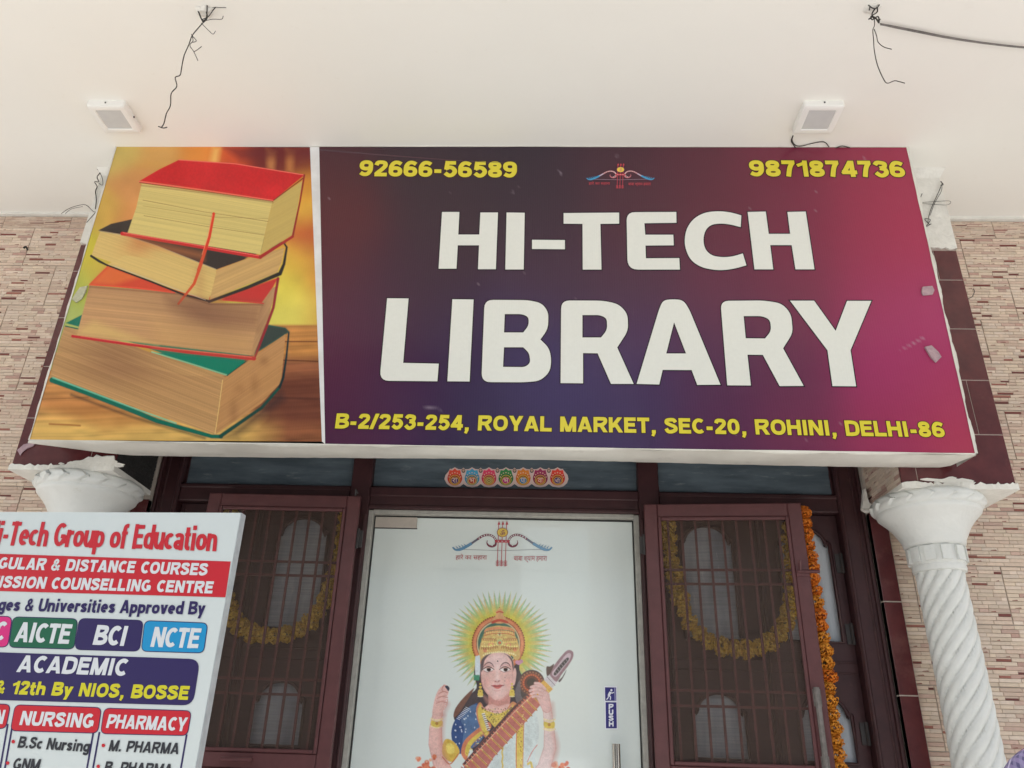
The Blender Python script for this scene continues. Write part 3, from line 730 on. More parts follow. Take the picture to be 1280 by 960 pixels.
MB().box((CX-.4704, 2.79, ZG-.0005), (CX+.4704, 2.862, ZG+.0027)).build('gap_seal', 'black_gap', fr)
MB().box((CX-.4915, 2.757, ZTT), (CX+.4915, 2.90, 2.856), ch=.004).build('head_rail', 'brown_paint', fr)
MB().box((CX-.4915, 2.79, ZT), (CX+.4915, 2.80, ZTT-.001)).build('pane', 'dusty_glass', fr)

# ------------------------------------------------------------------ timber door leaves with shaped panes
def prism(mb, outer, holes, y0, y1, mi=0):
    v, f = tess([outer]+holes); n = len(v)
    mb.add([(x, y0, z) for x, z in v]+[(x, y1, z) for x, z in v], f+[tuple(i+n for i in t) for t in f], mi)
    k = 0
    for poly in [outer]+holes:
        m_ = len(poly); mb.add([(x, y0, z) for x, z in poly]+[(x, y1, z) for x, z in poly], [(i, (i+1) % m_, m_+(i+1) % m_, m_+i) for i in range(m_)], mi)
def arch(cx, w, z0, zs, zt):
    """opening with shoulders and an ogee top"""
    h = w/2; P = [(cx-h, z0), (cx+h, z0), (cx+h, zs), (cx+h*.93, zs+.008), (cx+h*.84, zs-.010)]
    P += [(cx+h*.84*math.cos(a)**1.0, zs-.006+(zt-zs+.006)*math.sin(a)) for a in np.linspace(.12, math.pi-.12, 17)]
    P += [(cx-h*.84, zs-.010), (cx-h*.93, zs+.008), (cx-h, zs)]
    return P
def leaf(x0, x1, cx, label):
    r = empty('timber_door_leaf', ((x0+x1)/2, 2.82, FLOOR), label, 'door leaf', 'timber door leaves behind the insect screens')
    up = arch(cx, .188, 1.902, 2.240, 2.297); lo = arch(cx, .172, 1.530, 1.675, 1.732); bt = arch(cx, .188, .42, 1.30, 1.36)
    outer = [(x0, FLOOR+.01), (x1, FLOOR+.01), (x1, 2.342), (x0, 2.342)]
    mb = MB(); prism(mb, outer, [up, lo, bt], 2.80, 2.835); fix_normals(mb.build('panel', 'brown_paint', r))
    for P, nm in ((up, 'beading'), (lo, 'beading'), (bt, 'beading')):
        mb = MB(); mb.tube([(x, 2.800, z) for x, z in P+[P[0]]], .0065, 6); mb.build(nm, 'brown_paint', r, smooth=True)
        xs = [p[0] for p in P]; zs = [p[1] for p in P]
        MB().box((min(xs)-.01, 2.815, min(zs)-.01), (max(xs)+.01, 2.82, max(zs)+.01)).build('pane', 'door_glass', r)
    for z in (1.80, 1.835, 1.42, 1.45):
        MB().box((x0+.004, 2.7965, z), (x1-.004, 2.8005, z+.006), ch=.0015).build('rail_line', 'brown_paint', r)
    MB().box((x0+.004, 2.794, FLOOR+.02), (x0+.018, 2.8005, 2.33), ch=.003).build('edge_bead', 'brown_paint', r)
    return r
for s, tx in ((1, 'right'), (-1, 'left')):
    for d0, d1, dc, w in ((.568, .9055, .733, 'inner'), (.9075, 1.207, 1.077, 'outer')):
        a, b = sorted((xr(d0, s), xr(d1, s)))
        lb = {('right', 'inner'): 'maroon timber leaf behind the right-hand insect screen, next to the glass door',
              ('right', 'outer'): 'maroon timber leaf with a pale shaped pane, beside the orange garland and column',
              ('left', 'inner'): 'maroon timber leaf behind the left-hand insect screen, next to the glass door',
              ('left', 'outer'): 'maroon timber leaf mostly hidden behind the standing course board'}[(tx, w)]
        o = leaf(a, b, xr(dc, s), lb)
        if w == 'outer':
            for z in (2.17, 1.93, 1.62, .6):
                mb = MB(); x = b-.004 if s > 0 else a+.004
                mb.tube([(x, 2.792, z-.035), (x, 2.792, z+.035)], .006, 8); mb.box((x-.02, 2.7955, z-.033), (x+.02, 2.7998, z+.033)); mb.build('hinge', 'dark_metal', o)

# ------------------------------------------------------------------ insect screen leaves, swung open in front of the timber leaves
def screen(hx, hy, ang, side, W, zt, label):
    """built along +X from the hinge, then turned"""
    r = empty('insect_screen_door', (hx, hy, FLOOR), label, 'screen door', 'insect screen doors folded back')
    ca, sa = math.cos(ang), math.sin(ang); H = zt-FLOOR
    class SB(MB):
        def build(s, name, m_, parent, **k):
            s.v = [(hx+side*(x*ca+y*sa), hy-x*sa+y*ca, FLOOR+z) for x, y, z in s.v]
            o = MB.build(s, name, m_, parent, **k); return fix_normals(o)
    rail = .046; zi = H-.048
    SB().box((0, 0, 0), (rail, .022, H), ch=.003).build('stile', 'screen_steel', r)
    SB().box((W-rail, 0, 0), (W, .022, H), ch=.003).build('stile', 'screen_steel', r)
    for z0, z1 in ((zi, H), (1.315, 1.362), (.02, .08)):
        SB().box((rail+.0004, .0005, z0), (W-rail-.0004, .0215, z1), ch=.003).build('rail', 'screen_steel', r)
    for za, zb in ((1.362, zi), (.08, 1.315)):
        for (x0, x1, z0, z1) in ((rail, rail+.012, za, zb), (W-rail-.012, W-rail, za, zb), (rail+.012, W-rail-.012, zb-.012, zb), (rail+.012, W-rail-.012, za, za+.012)):
            SB().box((x0+.0005, -.004, z0+.0005), (x1-.0005, .006, z1-.0005), ch=.002).build('bead', 'screen_steel', r)
        m_ = SB(); m_.add([(rail, .0085, za), (W-rail, .0085, za), (W-rail, .0085, zb), (rail, .0085, zb)], [(0, 1, 2, 3)]); m_.build('insect_mesh', 'insect_mesh', r)
        n = 9
        for i in range(n):
            x = rail+.012+(W-2*rail-.024)*(i+.5)/n
            SB().box((x-.0038, .012, za+.001), (x+.0038, .0195, zb-.001)).build('bar', 'bar_paint', r)
        for z in ((1.965, 1.918, 1.580, 1.534) if za > 1 else (1.10, 1.05, .36, .31)):
            SB().box((rail+.001, .0205, z-.004), (W-rail-.001, .027, z+.004)).build('bar', 'bar_paint', r)
    for z in (.3, 1.2, 2.05):
        h = SB(); h.tube([(-.004, .012, z-.035), (-.004, .012, z+.035)], .0055, 8); h.box((-.02, .018, z-.03), (.02, .0225, z+.03)); h.build('hinge', 'dark_metal', r)
    return r, SB, W, H
rs, SB, W, H = screen(.368, 2.690, math.radians(5.6), 1, .535, 2.342, 'maroon steel insect screen door swung open on the right, a string of orange marigolds behind its edge')
h = SB(); h.tube([(W-.028, -.006, 1.31), (W-.028, -.006, 1.595)], .009, 8); h.box((W-.04, -.004, 1.35), (W-.016, -.0002, 1.40)); h.box((W-.04, -.004, 1.54), (W-.016, -.0002, 1.59)); h.build('tower_bolt', 'wire_grey', rs)
h = SB(); h.tube([(W-.04, -.005, 1.955), (W+.03, -.005, 1.955)], .006, 8); h.tube([(W-.03, -.005, 1.955), (W-.03, -.018, 1.99)], .004, 6); h.box((W-.043, -.004, 1.94), (W-.005, -.0002, 1.97)); h.build('latch', 'screen_steel', rs)
ls, SB, W, H = screen(-.6435, 2.688, math.radians(.6), -1, .548, 2.352, 'maroon steel insect screen door swung open on the left, half behind the standing course board')
h = SB(); h.tube([(.24, -.02, 1.34), (.34, -.02, 1.34)], .007, 8); h.tube([(.25, -.02, 1.34), (.25, .0, 1.34)], .005, 6); h.tube([(.33, -.02, 1.34), (.33, .0, 1.34)], .005, 6); h.build('pull_handle', 'screen_steel', ls)
h = SB(); h.tube([(.02, .01, 2.2), (.018, -.002, 2.225), (.01, .0, 2.21)], .003, 6); h.build('hook', 'dark_metal', ls)

# ------------------------------------------------------------------ marigold garlands
def flower_mesh(seed, R=.026):
    r = random.Random(seed); mb = MB(); layers = ((1.0, 15, -.25), (.95, 15, .1), (.82, 12, .45), (.6, 9, .75), (.35, 6, .95), (.8, 12, -.6))
    for rad, n, el in layers:
        for k in range(n):
            a = 2*math.pi*(k+r.random()*.6)/n; e = el+r.uniform(-.12, .12)
            d = Vector((math.cos(a)*math.cos(e*1.4), math.sin(a)*math.cos(e*1.4), math.sin(e*1.4)))
            t = Vector((-math.sin(a), math.cos(a), 0)); u = d.cross(t); L = R*r.uniform(.85, 1.12); w = R*.30
            c = d*L; tip = r.uniform(-.2, .2)
            v = [d*L*.3, c+t*w-u*w*.6, c*1.04+u*w*tip, c-t*w-u*w*.6, c*.9+u*w*1.1]
            mb.add([tuple(p) for p in v], [(0, 1, 2), (0, 2, 3), (1, 4, 2), (2, 4, 3)])
    return mb
fl = {}
def garland(name, pts, mtl, label, R, squash=.84, group='marigold garlands on the doors'):
    root = empty(name, pts[0], label, 'garland', group)
    P = [Vector(p) for p in pts]; t = MB(); t.tube([tuple(p) for p in P], .0022, 5); t.build('thread', 'thread', root)
    L = [0]
    for a, b in zip(P, P[1:]): L.append(L[-1]+(b-a).length)
    step = R*1.42; n = int(L[-1]/step); r = random.Random(len(pts)*7+n)
    for i in range(n+1):
        s = min(L[-1], i*step)
        j = max(k for k in range(len(L)) if L[k] <= s+1e-9); j = min(j, len(P)-2); q = P[j].lerp(P[j+1], (s-L[j])/max(1e-9, L[j+1]-L[j]))
        tn = (P[j+1]-P[j]).normalized(); k = (mtl if mtl != 'petal_orange' or r.random() < 1.15-i/14 else 'petal_gold', r.randrange(4))
        if k not in fl:
            o = flower_mesh(k[1]).build('marigold', k[0], root, loc=(0, 0, 0)); fl[k] = o
        else:
            o = fl[k].copy(); COL.objects.link(o); o.parent = root
        o.location = q-P[0]+Vector((r.uniform(-.004, .004), r.uniform(-.004, .004), 0)); WL[o] = q
        sc = R/.026*r.uniform(.88, 1.12); o.scale = (sc, sc, sc*squash)
        o.rotation_euler = (tn.to_track_quat('Z', 'Y') @ Matrix.Rotation(r.uniform(0, 6.28), 4, 'Z').to_quaternion()).to_euler()
        o.rotation_euler.rotate_axis('X', r.uniform(-.3, .3))
    return root
garland('marigold_garland', [(.936, 2.738, 2.335), (.940, 2.735, 2.1), (.9445, 2.735, 1.8), (.940, 2.735, 1.5), (.942, 2.735, 1.0)], 'petal_orange', 'bright orange marigold string hanging straight down beside the right screen door', .0275)
def ushape(xa, xb, zt, zbot, y, n=26):
    c = (xa+xb)/2; h = (xb-xa)/2
    return [(c+h*math.sin(t*math.pi/2), y, zbot+(zt-zbot)*(abs(t)**2.6)) for t in np.linspace(-1, 1, n)]
garland('marigold_garland', ushape(.458, .893, 2.325, 1.868, 2.757), 'petal_yellow', 'yellow marigold garland looped in a U behind the right screen door', .030)
garland('marigold_garland', ushape(-1.135, -.700, 2.335, 1.872, 2.757), 'petal_yellow', 'yellow marigold garland looped in a U behind the left screen door', .030)

# ------------------------------------------------------------------ glass door with its printed film
GY = 2.80; gp = vert_plane(GY)
gd = empty('glass_door', (CX, GY, FLOOR), 'white filmed glass door with a picture of a seated woman playing a stringed instrument', 'glass door')
MB().box((CX-.4702, GY, FLOOR+.012), (CX+.4702, GY+.011, ZG-.001)).build('glass_panel', 'grey_lining', gd)
def world_sheet(plane, x0, x1, z0, z1, nx, ny, off):
    c = object.__new__(Canvas); a, b = np.meshgrid(np.linspace(x0, x1, nx), np.linspace(z1, z0, ny))
    y = plane.p[1]-((a-plane.p[0])*plane.n[0]+(b-plane.p[2])*plane.n[2])/plane.n[1]
    c.P = np.stack([a, y, b], -1).reshape(-1, 3)+plane.n*off; c.nx, c.ny = nx, ny; c.U, c.V = project(c.P); c.C = np.zeros((nx*ny, 3)); return c
FILM = srgb(205, 213, 210, k=.84)
cv = world_sheet(gp, CX-.30, CX+.30, 1.36, 2.12, 520, 640, .0016)
cv.C[:] = FILM
ox, oy, sc_ = 530., 720., 4.
def Z(*p): return [(ox+x/sc_, oy+y/sc_) for x, y in p]
def ZC(*p, n=5): return Z(*catmull(p, n, True))
def ZL(*p, n=5): return Z(*catmull(p, n))
# halo of rays
hx_, hy_ = ox+378/sc_, oy+335/sc_
du, dv = cv.U-hx_, (cv.V-hy_)*1.0; R_ = np.sqrt(du*du+dv*dv); T_ = np.arctan2(dv, du)
saw = np.abs(((T_*58/(2*math.pi)) % 1)-.5)*2; alt = (np.floor(T_*58/(2*math.pi)+.5) % 2)
lim = 68.5+1.2*np.sin(T_*9)
ray_in = np.clip((lim-R_)/(lim-37), 0, 1)                   # 1 near the centre
al = np.clip((ray_in*1.5+.05-saw)*3, 0, 1)*np.clip((lim-R_)/3, 0, 1)
colr = np.where(alt[:, None] > .5, np.array(srgb(140, 190, 138)), np.array(srgb(206, 186, 128)))
base_ = np.clip((58-R_)/18, 0, 1)[:, None]
cv.C = cv.C*(1-base_*.75)+np.array(srgb(196, 205, 120))*base_*.75
cv.C = cv.C*(1-al[:, None]*.85)+colr*al[:, None]*.85
yl = np.clip((52-R_)/17, 0, 1)[:, None]*.95; cv.C = cv.C*(1-yl)+np.array(srgb(205, 192, 72))*yl
SK, SKS, SKL = srgb(226, 184, 176), srgb(206, 148, 140), srgb(236, 206, 204)
HAIR, GOLD, GOLDD, ORN = srgb(70, 60, 66), srgb(214, 190, 92), srgb(176, 132, 70), srgb(206, 124, 84)
P = cv.poly
# hair falling behind
P(ZC((250, 480), (262, 560), (200, 610), (160, 660), (150, 715), (190, 760), (250, 900), (200, 960), (320, 960), (420, 700), (500, 640), (520, 560), (478, 470), (470, 380), (290, 380)), HAIR)
P(ZC((252, 560), (205, 600), (158, 660), (148, 705), (172, 690), (215, 625)), srgb(120, 84, 72))
# head-dress ring
for r_, c_ in ((34.5, srgb(190, 112, 66)), (32.6, srgb(216, 138, 96)), (29.0, srgb(150, 70, 50)), (28.2, srgb(206, 190, 150)), (26.6, srgb(70, 110, 94)), (22.5, srgb(206, 176, 96))):
    cv.disc(ox+372/sc_, oy+338/sc_, r_*.96, c_, ry=r_)
for a in np.linspace(math.radians(155), math.radians(385), 44):
    cv.disc(ox+372/sc_+34.3*.96*math.cos(a), oy+338/sc_+34.3*math.sin(a), .75, srgb(96, 44, 30))
P(ZC((338, 228), (352, 205), (362, 190), (358, 180), (378, 160), (398, 180), (394, 190), (404, 205), (420, 228), (378, 238)), srgb(210, 160, 110)); P(ZC((340, 226), (378, 214), (418, 226), (416, 238), (378, 228), (342, 238)), srgb(190, 78, 56))
P(ZC((362, 180), (378, 174), (396, 180), (396, 186), (378, 182), (362, 186)), srgb(196, 92, 66))
cv.disc(ox+378/sc_, oy+157/sc_, .6, srgb(150, 70, 60))
P(ZC((302, 300), (310, 262), (378, 250), (446, 262), (456, 300), (470, 330), (480, 400), (460, 420), (430, 390), (378, 376), (325, 390), (292, 425), (275, 400), (282, 340)), srgb(216, 184, 116))
P(ZC((306, 292), (312, 264), (378, 254), (442, 264), (448, 292), (378, 282)), srgb(220, 148, 106))
for k in range(15):
    x = 314+k*9.1; P(ZC((x-3, 290), (x, 266+abs(k-7)*.8), (x+3, 290), n=3), srgb(232, 212, 130))
for x, y, r_, c_ in ((378, 330, 22, srgb(226, 206, 130)), (378, 332, 14, srgb(190, 200, 150)), (378, 334, 8, srgb(214, 120, 84)), (378, 290, 11, srgb(220, 210, 150)), (378, 290, 4, srgb(80, 90, 80)), (335, 345, 14, srgb(226, 160, 120)), (422, 345, 14, srgb(226, 160, 120)), (335, 345, 7, srgb(226, 204, 110)), (422, 345, 7, srgb(226, 204, 110)), (305, 372, 10, srgb(222, 150, 110)), (455, 368, 10, srgb(222, 150, 110)), (350, 310, 8, srgb(226, 210, 130)), (406, 310, 8, srgb(226, 210, 130))):
    cv.disc(ox+x/sc_, oy+y/sc_, r_/sc_, c_)
for k in range(60):
    r0 = random.Random(k); x = r0.uniform(295, 465); y = r0.uniform(262, 392)
    if ((x-378)/95)**2+((y-345)/95)**2 < 1 and y < 385: cv.disc(ox+x/sc_, oy+y/sc_, .55, r0.choice([srgb(240, 228, 160), srgb(170, 120, 66), srgb(222, 150, 110), srgb(120, 110, 70)]))
# face and neck
P(ZC((330, 580), (322, 640), (300, 670), (372, 720), (450, 670), (430, 640), (425, 580)), SKS)
P(ZC((306, 660), (340, 640), (372, 650), (420, 640), (444, 664), (400, 700), (350, 700)), SK)
P(ZC((284, 470), (290, 420), (318, 392), (378, 380), (420, 390), (446, 425), (450, 480), (446, 545), (422, 590), (388, 618), (368, 622), (340, 612), (305, 575), (288, 530), n=6), SK)
P(ZC((318, 440), (330, 402), (378, 388), (412, 402), (424, 440), (372, 470)), SKL, soft=6, alpha=.7)
P(ZC((330, 560), (350, 540), (390, 540), (410, 560), (390, 605), (350, 605)), SKL, soft=7, alpha=.5)
cv.line(ZL((440, 450), (444, 500), (440, 545), (424, 582), (390, 614), (364, 620)), .8, SKS, soft=1.6)
cv.line(ZL((286, 480), (292, 535), (308, 575), (340, 612)), .7, SKS, soft=1.4)
for bx, s_ in ((322, -1), (406, 1)):
    cv.line(ZL((bx-25, 456), (bx-14, 440), (bx+2, 433), (bx+17, 439), (bx+27, 455)), [.6, 1.2, 1.5, 1.3, .5], srgb(104, 72, 74), soft=1.1)
    P(ZC((bx-27, 466), (bx-8, 455), (bx+10, 455), (bx+26, 466), (bx+6, 479), (bx-10, 479)), srgb(236, 226, 224), soft=.9)
    cv.disc(ox+(bx+2)/sc_, oy+467/sc_, 2.7, srgb(58, 34, 32)); cv.disc(ox+(bx+2)/sc_, oy+467/sc_, 1.3, srgb(20, 14, 16)); P(ZC((bx-28, 466), (bx-8, 452), (bx+10, 452), (bx+27, 466), (bx+10, 461), (bx-8, 461)), srgb(206, 160, 152), soft=.9); cv.line(ZL((bx-29, 468), (bx-10, 455), (bx+8, 455), (bx+28, 467)), .9, srgb(50, 34, 38))
    cv.line(ZL((bx-24, 474), (bx-4, 481), (bx+20, 474)), .6, srgb(150, 96, 96))
    cv.line(ZL((bx-22, 449), (bx, 444), (bx+22, 450)), .5, srgb(196, 130, 126))
cv.line(ZL((366, 470), (362, 505), (352, 522)), .6, srgb(212, 160, 152)); cv.line(ZL((350, 524), (358, 529), (366, 530), (374, 527), (380, 521)), .8, srgb(186, 116, 112))
P(ZC((338, 548), (354, 544), (366, 546), (378, 543), (398, 546), (384, 552), (366, 554), (350, 553)), srgb(186, 92, 90)); P(ZC((346, 553), (366, 554), (388, 552), (376, 563), (360, 563)), srgb(206, 112, 108))
P(ZC((284, 440), (290, 415), (312, 396), (340, 386), (320, 400), (302, 425), (296, 460), (286, 480)), srgb(74, 64, 68), alpha=.9); P(ZC((448, 440), (440, 415), (424, 398), (400, 388), (418, 400), (436, 425), (442, 455), (448, 480)), srgb(74, 64, 68), alpha=.9)
for x_ in (308, 422): P(ZC((x_-14, 520), (x_+4, 505), (x_+16, 520), (x_+6, 550), (x_-10, 548)), srgb(232, 170, 164), soft=5, alpha=.45)
P(ZC((362, 450), (372, 450), (375, 505), (380, 520), (366, 526), (352, 520), (358, 500)), srgb(238, 212, 208), soft=3, alpha=.6)
cv.disc(ox+358/sc_, oy+526/sc_, .7, srgb(160, 96, 96)); cv.disc(ox+374/sc_, oy+525/sc_, .7, srgb(160, 96, 96)); cv.line(ZL((336, 549), (352, 552), (366, 553), (384, 551), (400, 546)), .7, srgb(130, 56, 60))
cv.line(ZL((352, 572), (366, 575), (380, 571)), .8, srgb(206, 150, 144), soft=1.6); P(ZC((300, 600), (340, 625), (372, 632), (404, 622), (424, 604), (416, 640), (372, 655), (322, 640)), srgb(196, 138, 130), soft=5, alpha=.6)
for q in range(7):      # scroll work of the crown
    for sx_ in (-1, 1):
        x_, y_ = 378+sx_*(14+q*12), 372-abs(3-q)*1.5-(6-q)*1.2
        cv.line(ZL((x_-5*sx_, y_), (x_, y_-12), (x_+6*sx_, y_-8), (x_+3*sx_, y_-2)), .8, srgb(170, 110, 62)); cv.disc(ox+x_/sc_, oy+(y_-16)/sc_, 1.1, srgb(240, 226, 150))
        x2_, y2_ = 378+sx_*(20+q*10.5), 326-q*.5
        if q < 7: cv.line(ZL((x2_-5*sx_, y2_), (x2_, y2_-13), (x2_+6*sx_, y2_-8)), .8, srgb(188, 122, 80)); cv.disc(ox+x2_/sc_, oy+(y2_+6)/sc_, .9, srgb(236, 216, 130))
for q in range(17): cv.disc(ox+(298+q*10)/sc_, oy+(392-12*math.sin(math.pi*q/16)+(4 if q in (0, 16) else 0))/sc_, 1.1, srgb(238, 224, 170))
cv.line(ZL((294, 310), (300, 285), (330, 274), (378, 270), (426, 274), (456, 286), (462, 312)), .9, srgb(110, 120, 90)); cv.line(ZL((300, 300), (330, 290), (378, 287), (426, 290), (452, 300)), .9, srgb(196, 96, 70))
cv.disc(ox+368/sc_, oy+426/sc_, .9, srgb(70, 60, 60)); cv.disc(ox+405/sc_, oy+508/sc_, .5, srgb(120, 90, 96)); cv.disc(ox+404/sc_, oy+525/sc_, .5, srgb(120, 90, 96))
P(ZC((256, 410), (266, 400), (280, 405), (278, 500), (258, 500)), srgb(210, 220, 226)); P(Z((250, 495), (278, 495), (276, 522), (248, 522)), srgb(70, 140, 110))
for x in (474, 486, 466, 480): cv.disc(ox+x/sc_, oy+(415+(x % 7)*4)/sc_, 2.4, srgb(206, 150, 176))
P(ZC((446, 480), (456, 460), (462, 490), (454, 540), (444, 540)), SK)
for ex in (282, 440):
    for dy, r_ in ((540, 5), (556, 7), (578, 12), (592, 14)): cv.disc(ox+ex/sc_, oy+dy/sc_, r_/sc_, GOLD)
    cv.disc(ox+ex/sc_, oy+578/sc_, .8, GOLDD); cv.line(Z((ex-12, 602), (ex+12, 602)), .8, srgb(240, 228, 190))
# blouse, sari
P(ZC((268, 640), (240, 650), (190, 680), (150, 730), (136, 790), (150, 850), (180, 890), (240, 860), (300, 800), (290, 720), n=6), srgb(58, 82, 132))
P(ZC((186, 720), (200, 760), (195, 860), (260, 850), (300, 790), (288, 700), (262, 645), (220, 660)), srgb(92, 120, 158), alpha=.8)
for k in range(26):
    r0 = random.Random(k+50); x, y = r0.uniform(150, 270), r0.uniform(660, 850); cv.disc(ox+x/sc_, oy+y/sc_, .6, srgb(214, 222, 232), ry=.9)
for k in range(9): cv.line(Z((165+k*5.5, 712-k*7), (178+k*6.5, 718-k*6.5)), .7, srgb(220, 226, 232))
P(ZC((470, 640), (520, 650), (560, 690), (575, 760), (568, 830), (540, 880), (560, 960), (420, 1000), (250, 1000), (220, 940), (300, 840), (420, 720), n=6), srgb(206, 216, 216))
for k in range(14): cv.line(ZL((520+k*2.5, 670+k*9), (500+k*3, 780+k*6), (470+k*6, 960)), .5, srgb(160, 172, 176), alpha=.5)
P(ZC((400, 960), (405, 800), (470, 700), (520, 640), (560, 700), (540, 960)), srgb(208, 220, 220), alpha=.8)
P(ZC((190, 900), (186, 870), (205, 820), (260, 770), (320, 730), (335, 760), (285, 800), (235, 850), (220, 900), (212, 925)), srgb(206, 130, 96)); P(ZC((205, 880), (222, 830), (272, 785), (318, 755), (322, 768), (275, 805), (235, 850), (218, 900)), srgb(214, 192, 92))
P(ZC((460, 960), (462, 760), (480, 640), (500, 650), (498, 760), (492, 960)), srgb(216, 192, 96)); cv.line(ZL((462, 960), (464, 780), (478, 650)), .9, srgb(196, 100, 90)); cv.line(ZL((494, 960), (498, 780), (502, 660)), .9, srgb(196, 120, 90))
P(ZC((262, 660), (290, 640), (330, 800), (300, 800), (268, 720)), srgb(206, 140, 100)); P(ZC((270, 670), (288, 650), (322, 780), (300, 790), (275, 720)), GOLD)
P(ZC((430, 640), (452, 630), (470, 660), (420, 700), (400, 700)), srgb(206, 140, 100))
# necklaces
P(ZC((280, 640), (300, 665), (370, 688), (430, 660), (446, 640), (440, 690), (400, 730), (368, 765), (330, 730), (292, 690)), GOLD)
for k in range(90):
    r0 = random.Random(k+200); a = r0.uniform(0, 1); x = 285+155*a; y = 655+r0.uniform(8, 82)*math.sin(math.pi*a)
    cv.disc(ox+x/sc_, oy+y/sc_, .6, r0.choice([srgb(110, 90, 50), srgb(232, 220, 140), srgb(150, 90, 60), srgb(90, 110, 80)]))
cv.line(ZL((286, 650), (320, 668), (370, 678), (420, 664), (440, 645)), .8, srgb(206, 150, 140))
for k in range(9): cv.line(Z((292+k*3.2, 690+k*10), (302+k*3.2, 688+k*10)), 1.4, srgb(225, 225, 230)); cv.line(Z((292+k*3.2, 695+k*10), (302+k*3.2, 693+k*10)), .9, srgb(60, 60, 80))
for k in range(22): cv.disc(ox+(392+2*math.sin(k))/sc_, oy+(850+k*7)/sc_, 1.1, GOLD)
# far gourd of the instrument
for r_, c_ in ((66, srgb(84, 66, 70)), (60, srgb(104, 62, 58)), (48, srgb(150, 80, 62)), (36, srgb(96, 52, 50)), (24, srgb(60, 44, 48))): cv.disc(ox+538/sc_, oy+535/sc_, r_/sc_, c_)
for k in range(22):
    a = math.pi*2*k/22; cv.disc(ox+(538+54*math.cos(a))/sc_, oy+(535+54*math.sin(a))/sc_, .8, srgb(176, 120, 90)); cv.disc(ox+(538+40*math.cos(a+.1))/sc_, oy+(535+40*math.sin(a+.1))/sc_, .8, srgb(214, 96, 60))
P(ZC((480, 520), (486, 600), (520, 640), (470, 640), (455, 580)), srgb(112, 104, 112), alpha=.8)
# neck of the instrument with its frets
P(Z((205, 960), (192, 940), (440, 660), (560, 555), (612, 610), (505, 733), (350, 905), (290, 1000), (200, 1000)), srgb(186, 112, 104))
P(Z((192, 940), (440, 660), (560, 555), (564, 566), (448, 672), (205, 955)), srgb(96, 66, 66))
for k in range(15):
    t = k/14; x0, y0 = 214+(566-214)*t, 950+(570-950)*t; x1, y1 = x0+50-6*t, y0+50-6*t
    cv.line(Z((x0, y0), (x1, y1)), 2.4, srgb(206, 150, 84)); cv.line(Z((x0-2, y0-4), (x1-1, y1-5)), .7, srgb(236, 220, 150)); cv.line(Z((x0+6, y0+4), (x1+6, y1+4)), .6, srgb(130, 76, 60)); cv.line(Z((x0-16, y0-6), (x0-3, y0+5)), 1.6, srgb(206, 120, 100)); cv.line(Z((x0-26, y0+6), (x0-13, y0+18)), 1.6, srgb(206, 120, 100))
cv.line(Z((204, 948), (452, 680), (570, 570)), .6, srgb(232, 204, 170))
P(Z((560, 555), (600, 520), (645, 565), (600, 610)), srgb(216, 170, 86)); cv.line(Z((572, 548), (612, 594)), .8, srgb(150, 96, 60)); cv.line(Z((585, 536), (626, 580)), .8, srgb(240, 214, 130))
P(Z((600, 518), (628, 488), (668, 530), (642, 560)), srgb(206, 200, 206)); cv.line(Z((614, 503), (655, 547)), .6, srgb(90, 80, 90))
P(ZC((626, 480), (655, 440), (700, 385), (724, 370), (745, 380), (744, 410), (720, 450), (690, 490), (664, 528), (640, 510)), srgb(150, 116, 128))
P(ZC((640, 486), (665, 452), (702, 402), (722, 386), (734, 392), (728, 418), (700, 455), (672, 492), (655, 505)), srgb(200, 178, 190))
P(ZC((648, 492), (660, 468), (705, 416), (722, 408), (722, 422), (690, 460), (662, 494)), srgb(64, 56, 64))
for k in range(6): cv.line(Z((655+k*11, 477-k*12), (663+k*11, 488-k*12)), .6, srgb(150, 140, 150))
P(ZC((612, 455), (630, 452), (650, 440), (636, 480), (615, 500)), srgb(84, 58, 60)); P(ZC((672, 524), (690, 505), (712, 470), (700, 500), (680, 530)), srgb(96, 80, 90))
# hands and arms
def arm(pts, w, c=SK):
    q = Z(*pts); cv.line(q, [x/sc_+1.0 for x in w], SKS, soft=1.); cv.line(q, [x/sc_ for x in w], c, soft=1.4)
arm(((66, 700), (58, 760), (58, 840), (80, 930), (110, 1000)), (46, 58, 66, 70, 84))
P(ZC((44, 700), (48, 640), (62, 590), (80, 560), (104, 545), (124, 560), (120, 600), (118, 640), (96, 680), (92, 702)), SK)
for a, b in (((70, 585), (112, 575)), ((66, 605), (114, 596)), ((62, 628), (116, 620))): cv.line(Z(a, b), .6, srgb(206, 150, 146))
cv.line(ZL((92, 556), (104, 546), (118, 552), (126, 562)), 1.0, SKS); P(ZC((104, 552), (118, 548), (128, 562), (122, 576), (114, 566)), srgb(60, 62, 80))
for k in range(7): cv.disc(ox+(118-k*3)/sc_, oy+(600+k*12)/sc_, .8, srgb(232, 226, 226))
for y in (716, 752): cv.line(ZL((36, y-2), (64, y+6), (92, y-2)), 2.2, srgb(232, 214, 170))
P(ZC((38, 722), (64, 730), (90, 722), (92, 746), (64, 756), (36, 746)), GOLD); cv.disc(ox+64/sc_, oy+738/sc_, 2, GOLDD)
P(ZC((92, 850), (110, 815), (150, 830), (178, 880), (140, 930), (96, 900)), srgb(214, 180, 84)); P(ZC((110, 850), (128, 836), (150, 850), (150, 884), (120, 886)), srgb(226, 206, 110)); cv.line(ZL((92, 905), (130, 940), (172, 890)), 1.4, srgb(196, 116, 76))
arm(((600, 600), (618, 680), (626, 760), (630, 860), (600, 960), (560, 1010)), (52, 40, 46, 58, 64, 70), srgb(226, 204, 202))
arm(((566, 566), (592, 600), (614, 660)), (44, 58, 44), srgb(220, 182, 180))
